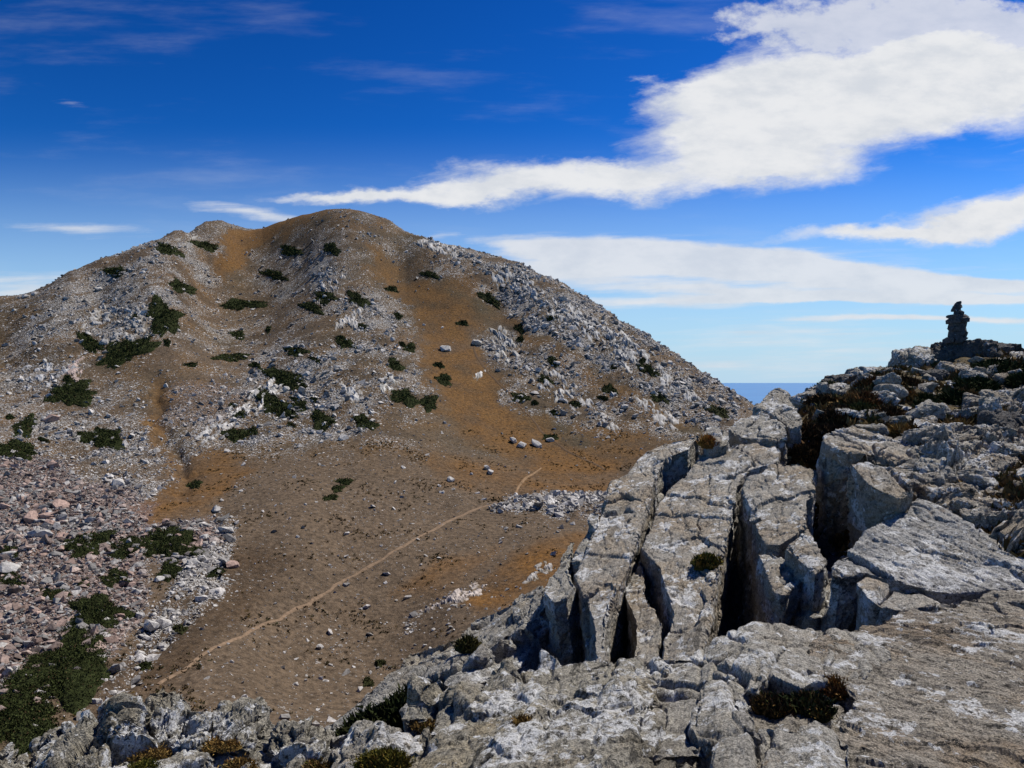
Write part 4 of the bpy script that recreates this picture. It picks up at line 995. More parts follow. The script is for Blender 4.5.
# jagged crest at the lower left
CR = lambda *a: plane(*a)
crest_surf = spline((0, 745, 5.4), (60, 730, 5.6), (150, 687, 5.75), (215, 702, 5.7), (270, 704, 5.7), (330, 728, 5.4), (385, 738, 5.0), (100, 768, 4.9), (200, 768, 4.9), (300, 768, 4.8), (0, 800, 4.7), (200, 840, 4.2), (390, 840, 3.9), (0, 860, 4.2))
def crest(outline, lab, seed, mat=M_CRAG, dz=0.0, more=(), **kw):
    xs, ys = [p[0] for p in outline], [p[1] for p in outline]
    y0, y1, xm, xw = min(ys), max(ys), (min(xs) + max(xs)) / 2, (max(xs) - min(xs)) / 2
    base = shifted(crest_surf, dz) if dz else crest_surf
    def surf(px, py):
        # a hump: rises steeply from its foot, rounded at the sides
        t = (py - y0) / (y1 - y0)
        return base(px, py) * (1 - 0.018 * (1 - t) + 0.03 * ((px - xm) / xw) ** 2)
    rock('crag', [prism(outline, surf, (0, 0.10, -0.9), grow=1.12, step=9)],
         mat, 0.012, amp=0.055, strata=0.07, crack=0.09, blocks=0.13, seed=seed, freq=2.0, smooth=1, label=lab, cat='crag', **kw)
crest([(-60, 790), (-30, 752), (0, 745), (14, 744), (24, 756), (26, 775), (10, 800)], 'small white-crusted crag alone in the lower left corner', 11)
crest([(29, 762), (38, 745), (60, 731), (88, 716), (104, 711), (124, 722), (138, 742), (132, 762), (90, 785), (36, 790)], 'broad low crag with a white band on its left shoulder, second from the left', 12, more=[(70, 735, 0.0, (.3, .3, .25)), (110, 724, 0.02, (.25, .25, .25))])
crest([(101, 726), (108, 709), (118, 704), (134, 713), (138, 735), (122, 744)], 'rounded grey crag wedged against the left foot of the tallest white-crusted crag', 13, dz=0.03)
crest([(138, 722), (140, 702), (150, 688), (166, 685), (182, 691), (196, 699), (216, 702), (230, 716), (208, 738), (172, 748), (146, 742)], 'tallest crag of the jagged lower left crest, crusted with white lichen', 14, mat=M_CRAG, more=[(160, 696, 0.05, (.35, .3, .35)), (188, 708, 0.0, (.4, .35, .3))])
crest([(207, 722), (226, 706), (244, 702), (262, 700), (270, 716), (277, 730), (252, 746), (216, 748)], 'square-topped crag with a pointed right corner in the lower left crest', 15, more=[(262, 706, 0.02, (.18, .2, .2))])
crest([(270, 728), (282, 722), (296, 724), (310, 720), (322, 728), (334, 744), (318, 768), (290, 776), (268, 752)], 'low crag split by narrow gaps, right of the square-topped crag', 16, more=[(284, 728, 0.0, (.16, .2, .22)), (308, 728, 0.0, (.18, .2, .24)), (322, 745, 0.0, (.2, .2, .24))])
crest([(322, 742), (340, 729), (362, 734), (386, 736), (402, 744), (392, 770), (350, 780), (326, 768)], 'rounded ochre-grey crag where the crest meets the broken ledge', 17, mat=M_GREY, more=[(352, 738, 0.0, (.3, .3, .25))])
rock('rock_ledge', [prism([(-80, 800), (60, 772), (150, 752), (260, 752), (330, 762), (400, 762), (400, 900), (-80, 900)], shifted(crest_surf, -0.10), (0, 0, -0.8), step=26)] +
     [chunk(P3(x, y, crest_surf(x, y)) + np.array([0, 0, -0.1]), s, 70 + i) for i, (x, y, s) in enumerate([(110, 764, (.35, .3, .25)), (160, 762, (.4, .3, .2)), (235, 758, (.45, .3, .22)), (300, 764, (.3, .3, .25)), (190, 757, (.3, .25, .2)), (345, 768, (.3, .25, .2))])],
     M_CRAG, 0.015, amp=0.05, strata=0.05, crack=0.05, blocks=0.06, seed=18, label='rubbly grey rock shelf with ochre moss at the foot of the lower left crags', cat='rock ledge')

# the tilted pavement beyond the cleft
def slab(outline, lab, seed, dz=0.0, down=(-0.05, 0.40, -2.6), mat=M_GREY, surf=PAV, voxel=0.026, **kw):
    a = dict(amp=0.030, strata=0.055, crack=0.045, blocks=0.05, smooth=1, joints=0.4); a.update(kw)
    return rock('rock_slab', [prism(outline, shifted(surf, dz) if dz else surf, down, step=14)], mat, voxel, seed=seed, label=lab, cat='rock slab', **a)
slab([(611, 481), (626, 474), (641, 456), (660, 444), (700, 433), (690, 448), (668, 456), (655, 478), (652, 500), (644, 518), (634, 545), (626, 573), (612, 600), (607, 640), (611, 664), (594, 664), (592, 630), (584, 598), (574, 575), (583, 560), (588, 540), (600, 520), (604, 500)],
     'long grey slab with a white-flecked left edge, leftmost of the tilted pavement', 21, dz=0.12)
slab([(685, 475), (700, 456), (716, 448), (735, 442), (774, 442), (782, 450), (779, 461), (752, 468), (738, 484), (733, 520), (726, 552), (714, 600), (700, 655), (662, 664), (664, 640), (672, 612), (666, 590), (658, 566), (646, 553), (643, 548), (651, 527), (657, 506), (670, 488)],
     'largest smooth grey-tan slab, in the middle of the tilted pavement with a small bush on its edge', 22, dz=0.05)
slab([(625, 584), (640, 556), (645, 574), (647, 597), (656, 610), (664, 622), (658, 664), (634, 664), (634, 640), (633, 618), (624, 596)], 'sunken splinter of rock with a white spot, between the two largest slabs', 46, dz=-0.12, down=(0.1, 0.2, -2.0))
slab([(742, 488), (754, 475), (780, 463), (800, 462), (819, 470), (815, 495), (807, 500), (806, 525), (798, 533), (781, 544), (767, 545), (759, 535), (753, 520), (747, 500)],
     'tan slab between the two deep black clefts, cracked across its upper corner', 23, dz=0.10, mat=M_GREY)
slab([(783, 547), (800, 533), (808, 528), (818, 546), (829, 559), (826, 566), (815, 574), (798, 560)], 'triangular tan block at the lip of the deep cleft, below the cracked slab', 24, dz=0.30, voxel=0.02)
slab([(757, 553), (772, 549), (786, 561), (806, 576), (795, 587), (782, 598), (774, 592), (768, 574)], 'small tilted tan block wedged under the triangular one in the cleft', 25, dz=0.08, voxel=0.02)
slab([(727, 428), (734, 421), (762, 409), (773, 417), (785, 426), (786, 437), (773, 440), (735, 435)], 'pale wedge-shaped slab at the upper end of the pavement', 26, dz=0.12, mat=M_PALE, amp=0.05)
slab([(765, 409), (785, 404), (800, 413), (803, 424), (790, 428), (776, 417)], 'pale slab behind the wedge-shaped one, right beneath the peaked boulder', 27, dz=0.12, mat=M_PALE, amp=0.05)
rock('boulder', [prism([(756, 409), (763, 397), (774, 387), (787, 390), (799, 401), (804, 412), (780, 416)], plane((756, 409, 17.2), (776, 387, 18.3), (804, 412, 16.9)), (0.1, 0.3, -0.9), step=8)], M_PALE, 0.022, amp=0.04, strata=0.07, crack=0.05, blocks=0.09, seed=28, smooth=1,
     label='peaked pale boulder standing against the strip of sea', cat='boulder')
slab([(702, 434), (706, 426), (716, 424), (722, 430), (720, 440), (708, 444)], 'small dark-faced block at the upper left end of the pavement', 29, dz=0.28, mat=M_GREY, down=(0, 0, -1.0))
slab([(714, 438), (725, 428), (731, 436), (728, 444), (717, 446)], 'narrow dark-sided block beside the rust-coloured grass tuft', 30, dz=0.2, mat=M_PALE, down=(0, 0, -1.0))
rock('rock_slab', [prism([(570, 640), (604, 520), (660, 452), (720, 440), (800, 436), (838, 560), (850, 610), (800, 640), (600, 690)], shifted(PAV, -1.25), (0.3, 0.3, -1.0), step=20)], M_SHADE_DARK, 0.05, amp=0.12, strata=0.15, crack=0.1, blocks=0.15, seed=48,
     label='added broken rock at the bottom of the clefts, coloured dark as their shade', cat='rock slab')  # added fill; its dark colour stands in for shade inside the clefts
# ribs and splinters on the left face of the pavement
slab([(541, 590), (548, 576), (560, 568), (572, 575), (576, 583), (567, 598), (553, 602)], 'white-flecked pinnacle left of the long slab, above the black cleft', 31, dz=0.15, mat=M_PALE, voxel=0.02, down=(0.3, 0.2, -2.4))
slab([(585, 518), (589, 511), (600, 512), (600, 524), (592, 528)], 'white square block on the left rim of the pavement', 32, dz=0.2, mat=M_PALE, voxel=0.02, down=(0.2, 0.2, -1.6), amp=0.03)
slab([(573, 562), (576, 545), (587, 527), (596, 524), (588, 545), (582, 562)], 'thin upright rock plate left of the long slab', 33, dz=0.02, mat=M_PALE, voxel=0.02, down=(0.2, 0.2, -2.2), amp=0.04)
slab([(556, 572), (562, 552), (572, 540), (574, 548), (568, 570)], 'thin pale splinter outermost on the left rim of the pavement', 34, dz=0.0, mat=M_PALE, voxel=0.02, down=(0.2, 0.2, -2.2), amp=0.04)
RAX = axes_of((2.5, 1.9, 1.1), (-0.43, 0.04, 0.9))
M_RIB = rock_material('rib_limestone', (0.34, 0.33, 0.305), (0.32, 0.275, 0.205), 0.35, 0.8, 0.85, ax=RAX)
RIB = spline((330, 720, 10.0), (395, 665, 10.8), (450, 637, 11.3), (520, 597, 11.9), (560, 566, 12.3), (345, 730, 9.4), (420, 680, 10.0), (480, 650, 10.4), (540, 615, 10.8), (410, 712, 8.7), (470, 675, 9.2), (520, 660, 9.4))
rock('rock_rib', [prism([(322, 728), (350, 705), (372, 685), (395, 665), (410, 652), (430, 645), (450, 637), (475, 618), (500, 607), (512, 599), (526, 593), (542, 586), (552, 600), (540, 612), (520, 626), (490, 644), (455, 668), (420, 682), (395, 694), (370, 706), (338, 732)], RIB, (0.5, -0.3, -2.5), step=12)],
     M_RIB, 0.022, amp=0.05, strata=0.13, crack=0.08, blocks=0.08, seed=35, smooth=1, ax=RAX, label='long pale rock rib falling left from the pavement above the dark green mat', cat='rock rib')
rock('rock_rib', [prism([(400, 710), (415, 697), (435, 680), (462, 664), (500, 648), (528, 630), (536, 640), (528, 655), (515, 668), (500, 672), (470, 684), (450, 690), (425, 700), (410, 716)], shifted(RIB, -0.05), (0.3, -0.2, -2.0), step=12)] + [chunk(P3(x, y, RIB(x, y)), s, 90 + i, (0.2, 0.8, 0.3)) for i, (x, y, s) in enumerate([(500, 655, (.4, .3, .5)), (515, 645, (.35, .3, .6)), (480, 665, (.4, .3, .4)), (528, 635, (.3, .3, .6))])],
     M_RIB, 0.02, amp=0.04, strata=0.11, crack=0.06, blocks=0.08, seed=36, smooth=1, ax=RAX, label='smooth grey rock plate between the dark green mat and the broken ledge', cat='rock rib')

# the big boulder above the pit and the bright slab below it
FTOP = plane((826, 432, 13.0), (915, 455, 11.9), (858, 424, 14.2))
rock('boulder', [prism([(822, 440), (828, 431), (842, 427), (860, 423), (882, 430), (905, 446), (916, 452), (915, 459), (890, 458), (866, 454), (846, 452), (832, 448)], FTOP, (0.1, 0.9, -2.6), step=10)],
     M_GREY, 0.022, amp=0.06, strata=0.05, crack=0.05, blocks=0.06, seed=41, label='great boulder with a flat sunlit top and a black shaded face above the deep pit', cat='boulder')
FL2 = plane((850, 461, 10.5), (905, 472, 10.0), (900, 499, 9.3))
rock('rock_slab', [prism([(849, 462), (870, 462), (905, 470), (914, 490), (901, 499), (885, 493), (868, 484)], FL2, (0.3, 0.7, -1.2), step=10)],
     M_GREY, 0.02, amp=0.04, strata=0.08, crack=0.05, blocks=0.05, seed=42, label='layered ledge of rock sticking out just under the great boulder', cat='rock slab')
GAX = axes_of((0.35, -0.94, -0.05), (0, 0, 1))
M_SLAB = rock_material('streaked_limestone', (0.35, 0.345, 0.33), (0.33, 0.285, 0.215), 0.2, 1.15, 0.8, ax=GAX, ani=(0.45, 1.5, 0.9))
GS = plane((830, 570, 8.3), (1024, 560, 8.2), (915, 495, 9.9))
rock('rock_slab', [prism([(829, 574), (836, 560), (847, 550), (862, 536), (880, 518), (905, 510), (918, 496), (936, 500), (966, 519), (990, 534), (1010, 544), (1040, 548), (1090, 560), (1090, 590), (1024, 588), (985, 590), (955, 594), (930, 591), (902, 583), (868, 572), (853, 576), (840, 578)], GS, (0.1, 0.5, -1.6), step=14)],
     M_SLAB, 0.018, amp=0.035, strata=0.085, crack=0.04, blocks=0.03, seed=43, smooth=1, ax=GAX, label='broad bright grooved slab on the right, streaked with white, below the jumbled blocks', cat='rock slab')
rock('rock_slab', [prism([(855, 583), (868, 577), (884, 583), (905, 592), (934, 597), (938, 603), (905, 610), (880, 606), (866, 598)], plane((855, 583, 7.6), (935, 600, 7.0), (890, 608, 6.9)), (0.1, 0.2, -0.8), step=10)],
     M_GREY, 0.016, amp=0.03, strata=0.05, crack=0.03, blocks=0.03, seed=44, label='pointed grey shard tucked under the lower edge of the bright grooved slab', cat='rock slab')
rock('rock_slab', [prism([(795, 588), (808, 578), (830, 572), (842, 580), (852, 598), (846, 612), (812, 618), (786, 612)], plane((795, 588, 9.6), (842, 580, 9.3), (812, 618, 8.5)), (0.0, 0.2, -1.2), step=10)],
     M_GREY, 0.018, amp=0.05, strata=0.06, crack=0.05, blocks=0.06, seed=45, label='dark rock buttress at the bottom of the pit, left under the bright grooved slab', cat='rock slab')

# blocks of the right-hand crest
BL = [  # px, py of the middle of the top, distance, (width, depth, height), turn, material, label
    (878, 372, 19.0, (1.5, 1.2, 0.9), 0.2, M_PALE, 'pale hump of rock on the skyline left of the cairn slab, lower of two'),
    (918, 352, 20.0, (1.7, 1.4, 1.1), 0.5, M_PALE, 'big pale rounded boulder on the skyline just left of the cairn'),
    (966, 345, 19.6, (1.7, 1.1, 0.8), -0.2, M_SHADE_DARK, 'black shaded block carrying the cairn'),  # shade of the front put into the near-black stone colour
    (998, 344, 20.2, (1.3, 0.9, 0.45), 0.1, M_SHADE_DARK, 'flat black block on the skyline right of the cairn'),
    (1016, 356, 19.0, (1.5, 1.2, 0.7), 0.3, M_PALE, 'pale lit slab at the right end of the skyline'),
    (957, 366, 18.0, (0.7, 0.6, 0.6), 0.6, M_GREY, 'upright grey block below the cairn'),
    (984, 368, 17.5, (0.9, 0.6, 0.5), 0.2, M_PALE, 'pale block beside the green shrub under the cairn'),
    (938, 372, 17.5, (0.7, 0.7, 0.6), 0.1, M_SHADE_DARK, 'dark square block under the left end of the cairn block'),
    (948, 388, 16.2, (1.2, 0.8, 0.5), 0.5, M_PALE, 'pale slanting slab left of the dark green mat'),
    (838, 377, 17.8, (0.8, 0.7, 0.5), 0.4, M_SHADE_DARK, 'dark boulder at the left end of the skyline'),
    (822, 388, 17.2, (0.7, 0.6, 0.5), 0.1, M_GREY, 'grey boulder next to the strip of sea, left of the green tuft'),
    (846, 384, 16.8, (0.8, 0.7, 0.4), 0.7, M_PALE, 'pale flat boulder behind the heather on the left of the crest'),
    (817, 408, 15.8, (0.7, 0.6, 0.5), 0.2, M_PALE, 'pale boulder with a black hollow at the left foot of the heather'),
    (808, 396, 16.8, (0.6, 0.6, 0.45), 0.9, M_GREY, 'small grey boulder at the edge of the sea view'),
    (868, 412, 14.6, (0.5, 0.4, 0.22), 0.3, M_PALE, 'flat pale stone lying among the heather bushes'),
    (874, 428, 13.8, (0.4, 0.35, 0.2), 0.8, M_PALE, 'small pale stone in front of the heather'),
    (918, 416, 14.2, (0.65, 0.55, 0.5), 0.5, M_GREY, 'grey block right of the heather in the middle of the crest'),
    (920, 432, 12.8, (0.75, 0.6, 0.6), 0.1, M_GREY, 'grey block with a black front face behind the great boulder'),
    (945, 428, 12.9, (0.75, 0.6, 0.6), 0.4, M_GREY, 'dark-fronted block right behind the great boulder, second from it'),
    (980, 430, 12.4, (1.0, 0.7, 0.45), 0.15, M_GREY, 'flat-topped slab with a black front in the middle of the jumble'),
    (1010, 395, 14.6, (0.9, 0.7, 0.7), 0.6, M_GREY, 'craggy grey block beside the dark green mat'),
    (992, 402, 14.2, (0.5, 0.35, 0.6), 0.2, M_PALE, 'white upright splinter at the edge of the dark green mat'),
    (1018, 420, 12.6, (0.8, 0.8, 0.9), 0.3, M_SHADE_DARK, 'tall dark block at the right edge above the jumble'),
    (960, 408, 14.4, (0.9, 0.6, 0.35), 0.5, M_PALE, 'pale flat slab at the foot of the dark green mat'),
    (936, 408, 14.6, (0.6, 0.5, 0.4), 0.9, M_GREY, 'grey block above the great boulder near the dry grass'),
    (936, 450, 11.6, (0.85, 0.6, 0.4), 0.3, M_GREY, 'grey slab right behind the great boulder\'s right corner'),
    (985, 461, 10.9, (1.05, 0.75, 0.45), 0.2, M_GREY, 'big flat-topped grey block in the jumble, black underneath'),
    (1015, 446, 11.3, (0.8, 0.7, 0.45), 0.5, M_GREY, 'grey block at the right edge in the middle of the jumble'),
    (950, 468, 10.7, (0.7, 0.55, 0.4), 0.6, M_GREY, 'grey wedge block left of the big flat-topped block'),
    (948, 490, 10.0, (0.85, 0.6, 0.4), -0.3, M_TAN, 'tan smooth-topped block above the bright grooved slab'),
    (978, 500, 9.6, (0.6, 0.55, 0.4), 0.4, M_GREY, 'grey block right of the tan smooth-topped block'),
    (1006, 488, 9.9, (0.75, 0.6, 0.4), 0.1, M_TAN, 'tan block near the right edge above the bright grooved slab'),
    (1000, 515, 9.1, (0.7, 0.5, 0.35), -0.4, M_GREY, 'long grey block lying against the upper edge of the bright grooved slab'),
    (1022, 505, 9.3, (0.6, 0.5, 0.4), 0.7, M_GREY, 'grey block at the right edge close to the bright grooved slab'),
    (922, 480, 10.3, (0.55, 0.45, 0.4), 0.2, M_GREY, 'small grey block right of the layered ledge'),
    (930, 465, 10.9, (0.5, 0.4, 0.35), 0.8, M_PALE, 'small pale block between the great boulder and the jumble'),
    (965, 443, 11.8, (0.55, 0.5, 0.35), 0.4, M_PALE, 'small pale block in a gap of the jumble'),
    (1000, 430, 12.2, (0.5, 0.45, 0.4), 0.2, M_PALE, 'pale block between the flat-topped slab and the tall dark block'),
    (902, 372, 18.4, (0.6, 0.5, 0.4), 0.5, M_GREY, 'grey block at the foot of the rounded skyline boulder'),
    (893, 398, 15.6, (0.5, 0.4, 0.22), 0.1, M_PALE, 'thin pale stone among the rust-red heather'),
]
def topped(pieces, z):
    """raise or lower the blocks so that the highest point is at z"""
    m = max(V[:, 2].max() for V, _ in pieces)
    return [(V + np.array([0, 0, z - m]), Fs) for V, Fs in pieces]
for i, (px, py, D, s, tn, mt, lab) in enumerate(BL):
    top = P3(px, py - s[2] / D * F * 0.18, D)
    c = top - np.array([0, -s[1] * 0.2, s[2] * 0.45])
    pc = [chunk(c, s, 200 + i, (0.10, -0.15, tn), 22, 0.9), chunk(c + np.array([0.12 * s[0], 0.1, -0.25 * s[2]]), (s[0] * 1.0, s[1], s[2] * 0.8), 400 + i, (0, 0.1, tn + 0.5), 16, 0.9)]
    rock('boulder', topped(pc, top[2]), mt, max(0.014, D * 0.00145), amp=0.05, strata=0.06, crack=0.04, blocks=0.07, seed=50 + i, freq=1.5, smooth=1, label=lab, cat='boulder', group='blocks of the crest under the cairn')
JNT = spline((900, 440, 12.3), (1060, 428, 12.0), (1060, 570, 8.0), (985, 536, 8.9), (918, 497, 9.9), (905, 470, 10.6), (960, 480, 10.4), (1010, 500, 9.7))
rock('rock_slab', [prism([(914, 450), (940, 440), (980, 434), (1020, 430), (1070, 428), (1080, 572), (1010, 548), (985, 535), (940, 508), (914, 494), (906, 470)], shifted(JNT, -0.08), (0, 0.2, -1.5), step=14)],
     M_GREY, 0.02, amp=0.07, strata=0.10, crack=0.30, blocks=0.30, seed=47, freq=1.5, smooth=1, label='jointed bedrock under the jumbled blocks, split into squarish pieces', cat='rock slab')

# cairn: flat stones piled on the black block
bpy.context.view_layer.update()
cx, cy = (957.5 - CX) / F * 19.6, 19.6
hit, hp, *_ = SC.ray_cast(bpy.context.evaluated_depsgraph_get(), Vector((cx, cy, 6)), Vector((0, 0, -1)))
cr = bpy.data.objects.new('cairn', None); COL.objects.link(cr); cr.location = (cx, cy, hp.z - 0.03)
tag(cr, 'narrow shade-blackened cairn of piled flat stones standing on the crest against the sky', 'cairn')
q = 19.6 / F; ztop = (CY - 303.0) * q; tall = ztop - (hp.z - 0.03)
rc = np.random.default_rng(5)
CST = [(337.8, 945, 951.5, 5), (337, 950, 966, 6.5), (332.6, 949.5, 958, 6), (332, 956.5, 967, 6), (327.6, 948.5, 957.5, 5.2), (327.2, 956, 966, 5), (323.4, 950.5, 965.5, 4.6), (319.6, 948.5, 957.5, 5), (319.2, 956, 966, 5), (315.3, 948.6, 966.4, 3.2),
       (312.3, 954.5, 962, 4.2), (309, 953, 961, 3.6), (306.2, 953.8, 962, 3.2), (304.3, 955.5, 960.5, 2.6), (302.8, 957.5, 959.5, 2.2)]
for i, (y, x0, x1, hh) in enumerate(CST):
    z = (341 - y) / 38.0 * tall
    V, Fs = chunk((((x0 + x1) / 2 - 957.5) * q * 0.88, rc.uniform(-0.04, 0.04), z), ((x1 - x0) * q * 0.88, rc.uniform(0.26, 0.40) if i < 10 else rc.uniform(0.14, 0.22), hh * q * 1.12), 700 + i, (rc.uniform(-.06, .06), rc.uniform(-.07, .07), rc.uniform(-.12, .12)), 40, 1.0)
    m = bpy.data.meshes.new('stone'); m.from_pydata(V.tolist(), [], Fs); m.update()
    link('stone', m, M_SHADE_DARK, parent=cr)  # backlit shade of the cairn put into the stone colour
# ------------------------------------------------------------------ plants and rubble close by
TUFT = tint_material('heath_leaf', vary=0.35, scale=9, spec=0.05)
def bush(name, c, ax, ay, h, tones, label, cat='shrub', group=None, blade=0.07, n=2600, seed=0, spiky=1.0):
    """a cushion of fine twigs and leaves over a dense core"""
    r = np.random.default_rng(8000 + seed); c = np.asarray(c, float); ax = np.asarray(ax, float); ay = np.asarray(ay, float)
    NA, NR = 40, 9
    A = np.linspace(0, 2 * math.pi, NA, endpoint=False); ph = r.uniform(0, 6.28, 4)
    e = 1 + .13 * np.sin(2 * A + ph[0]) + .13 * np.sin(3 * A + ph[1]) + .09 * np.sin(5 * A + ph[2]) + .06 * np.sin(9 * A + ph[3])
    B = []
    for q in range(NR + 1):
        t = q / NR
        for a_, e_ in zip(A, e): B.append(c + ax * (t * e_ * math.cos(a_)) + ay * (t * e_ * math.sin(a_)))
    rad = np.repeat(np.arange(NR + 1) / NR, NA); B = np.array(B)
    lump = 1 + 0.55 * fbm(B * 4.0 / max(h * 4, 0.3), 3, seed)
    V = B + np.array([0, 0, 1.0]) * (h * 0.85 * np.sqrt(np.clip(1 - rad ** 2.5, 0, 1)) * lump - 0.25 * h * rad ** 2)[:, None]
    Q = np.concatenate([np.c_[q * NA + np.arange(NA), (q + 1) * NA + np.arange(NA), (q + 1) * NA + (np.arange(NA) + 1) % NA, q * NA + (np.arange(NA) + 1) % NA] for q in range(NR)])
    # even spread over the cushion
    t = np.sqrt(r.random(n)); k = np.clip((t * NR).astype(int), 0, NR - 1) * NA + r.integers(0, NA, n)
    Pn = V[k] + r.normal(0, 0.10 * h + 0.01, (n, 3))
    out = (V[k] - c) / (np.linalg.norm(V[k] - c, axis=1)[:, None] + 1e-6)
    d = out * 0.5 + np.array([0, 0, 0.8]) * spiky + r.normal(0, 0.55, (n, 3)); d /= np.linalg.norm(d, axis=1)[:, None]
    ee = np.cross(d, r.normal(size=(n, 3))); ee /= np.linalg.norm(ee, axis=1)[:, None] + 1e-9
    L = blade * r.uniform(0.5, 1.5, n)[:, None]
    LV = np.stack([Pn - ee * L * 0.20, Pn + ee * L * 0.20, Pn + d * L], 1).reshape(-1, 3)
    tn = np.array(tones); patch = fbm(V * 3.0, 2, seed + 3)[k]
    ci = np.clip(((patch * 1.6 + 0.5 + r.normal(0, 0.18, n)) * len(tn)).astype(int), 0, len(tn) - 1)
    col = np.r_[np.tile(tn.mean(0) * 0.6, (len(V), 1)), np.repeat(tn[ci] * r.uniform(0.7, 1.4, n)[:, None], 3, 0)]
    me = mesh_from(name, np.r_[V, LV], [Q, np.arange(3 * n).reshape(-1, 3) + len(V)])
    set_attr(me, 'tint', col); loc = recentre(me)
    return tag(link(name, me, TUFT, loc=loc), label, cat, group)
RUST = [(0.10, 0.045, 0.016), (0.15, 0.075, 0.025), (0.06, 0.03, 0.014), (0.18, 0.10, 0.035)]
BRWN = [(0.030, 0.017, 0.010), (0.055, 0.030, 0.015), (0.022, 0.016, 0.009), (0.075, 0.042, 0.018)]
OLIV = [(0.050, 0.048, 0.016), (0.075, 0.075, 0.022), (0.035, 0.030, 0.012), (0.095, 0.085, 0.03)]
GREN = [(0.018, 0.026, 0.009), (0.028, 0.036, 0.012), (0.013, 0.018, 0.007), (0.04, 0.045, 0.016)]
GOLD = [(0.22, 0.14, 0.045), (0.15, 0.085, 0.025), (0.10, 0.06, 0.02), (0.26, 0.18, 0.07)]
MOSS = [(0.09, 0.085, 0.015), (0.14, 0.11, 0.02), (0.05, 0.05, 0.012), (0.20, 0.12, 0.03)]
def on_crest(px, py, rx, ry, tones, label, hk=0.8, name='heather_bush', cat='heather', seed=0, **kw):
    c = ground_at(px, py + ry * 0.5); s = c[1] / F
    bush(name, c - np.array([0, 0, 0.05]), (rx * s, 0, 0), (0, rx * s * 0.8, 0.08 * rx * s), ry * s * 1.3 * hk, tones, label, cat, 'heath plants of the crest', blade=kw.pop('blade', 0.09), n=int(600 + rx * ry * 9), seed=seed, **kw)
HB = [(830, 384, 17, 8, OLIV, 'yellow-green cushion left on the crest behind pale stones'), (872, 382, 15, 8, RUST, 'rust-red heather bush highest on the crest, left of the cairn'), (905, 381, 17, 6, BRWN, 'brown low heather between the rust-red bush and the cairn block'),
      (866, 398, 24, 9, RUST, 'wide reddish-brown heather in the middle of the crest'), (862, 408, 14, 6, OLIV, 'olive-green patch in front of the wide reddish-brown heather'), (842, 414, 22, 9, BRWN, 'dark brown heather left of the olive-green patch'),
      (890, 413, 17, 8, BRWN, 'dark brown heather right of the olive-green patch, beside a pale stone'), (822, 400, 12, 7, BRWN, 'dark heather at the left foot of the crest'), (808, 430, 22, 10, BRWN, 'dark brown heather above the cracked slab'),
      (832, 432, 20, 8, BRWN, 'dark brown heather behind the great boulder'), (812, 449, 20, 11, BRWN, 'lowest brown heather, between the largest slab and the great boulder'), (790, 446, 12, 6, BRWN, 'small dark heather at the corner of the largest slab'),
      (918, 398, 15, 7, GOLD, 'straw-coloured grass clump in the middle of the crest'), (903, 394, 12, 6, RUST, 'rusty grass clump left of the straw-coloured one'), (900, 430, 14, 7, GOLD, 'pale grass clump behind the great boulder'), (958, 424, 12, 6, GOLD, 'pale grass clump left of the white splinter'),
      (1002, 415, 10, 9, GOLD, 'straw-coloured grass clump at the tall dark block'), (975, 418, 13, 4, GOLD, 'low straw-coloured grass below the dark green mat'), (940, 418, 12, 6, OLIV, 'olive tuft among grey blocks in the middle of the crest'), (955, 448, 9, 4, RUST, 'rusty tuft in a gap of the jumble'),
      (925, 400, 12, 8, GREN, 'dark green tuft left of the pale slanting slab')]
for q, (px, py, rx, ry, tn, lab) in enumerate(HB): on_crest(px, py, rx, ry, tn, lab, seed=q, name='grass_clump' if 'grass' in lab else 'heather_bush', cat='grass clump' if 'grass' in lab else 'heather')
for q, (px, py, rx, ry, lab) in enumerate([(1000, 366, 30, 12, 'uppermost dark green juniper mat on the crest, under the cairn block'), (976, 383, 26, 11, 'dark green juniper mat in the middle of the crest slope'), (955, 396, 20, 10, 'lowest dark green juniper mat beside the pale flat slab'), (1022, 378, 16, 11, 'dark green juniper mat at the right end of the crest')]):
    on_crest(px, py, rx, ry, GREN, lab, hk=0.7, name='juniper_shrub', cat='shrub', seed=40 + q, spiky=0.5)
bpy.context.view_layer.update()
def on_rock(px, py, D, rx, ry, h, tones, label, name='moss_cushion', cat='moss', seed=0, lift=0.0, **kw):
    d_ = Vector(P3(px, py, 1.0)).normalized()
    hit, hp, *_ = SC.ray_cast(bpy.context.evaluated_depsgraph_get(), Vector((0, 0, 0)), d_)
    c = np.array(hp) if hit and 0.7 * D < hp.y < 1.4 * D else P3(px, py, D)
    s = c[1] / F; c = c + np.array([0, 0, lift - 0.02])
    return bush(name, c, (rx * s, 0, 0), (0, ry * s / 0.6, 0), h, tones, label, cat, seed=seed, **kw)
on_rock(706, 565, 9.85, 12, 7, 0.12, MOSS + GREN[:2], 'small yellow-green bush with a dark foot on the edge of the largest slab', 'cushion_plant', 'bush', 60, blade=0.05, n=1500)
on_rock(806, 452, 13.5, 4, 3, 0.1, BRWN, 'tiny brown tuft in the heather gap', 'cushion_plant', 'bush', 61, blade=0.05, n=400)
on_rock(708, 448, 14.2, 7, 4, 0.14, [(0.30, 0.14, 0.03), (0.20, 0.09, 0.025)], 'rust-orange grass tuft between the small dark-faced blocks', 'grass_clump', 'grass clump', 62, lift=0.05, blade=0.08, n=900, spiky=1.0)
DKM = GREN + BRWN[:2] + [(0.10, 0.06, 0.018)]
on_rock(774, 712, 4.4, 20, 10, 0.05, DKM, 'dark green mossy cushion at the left end of the hollow in the ledge', 'moss_cushion', 'moss', 63, lift=0.03, blade=0.03, n=2600)
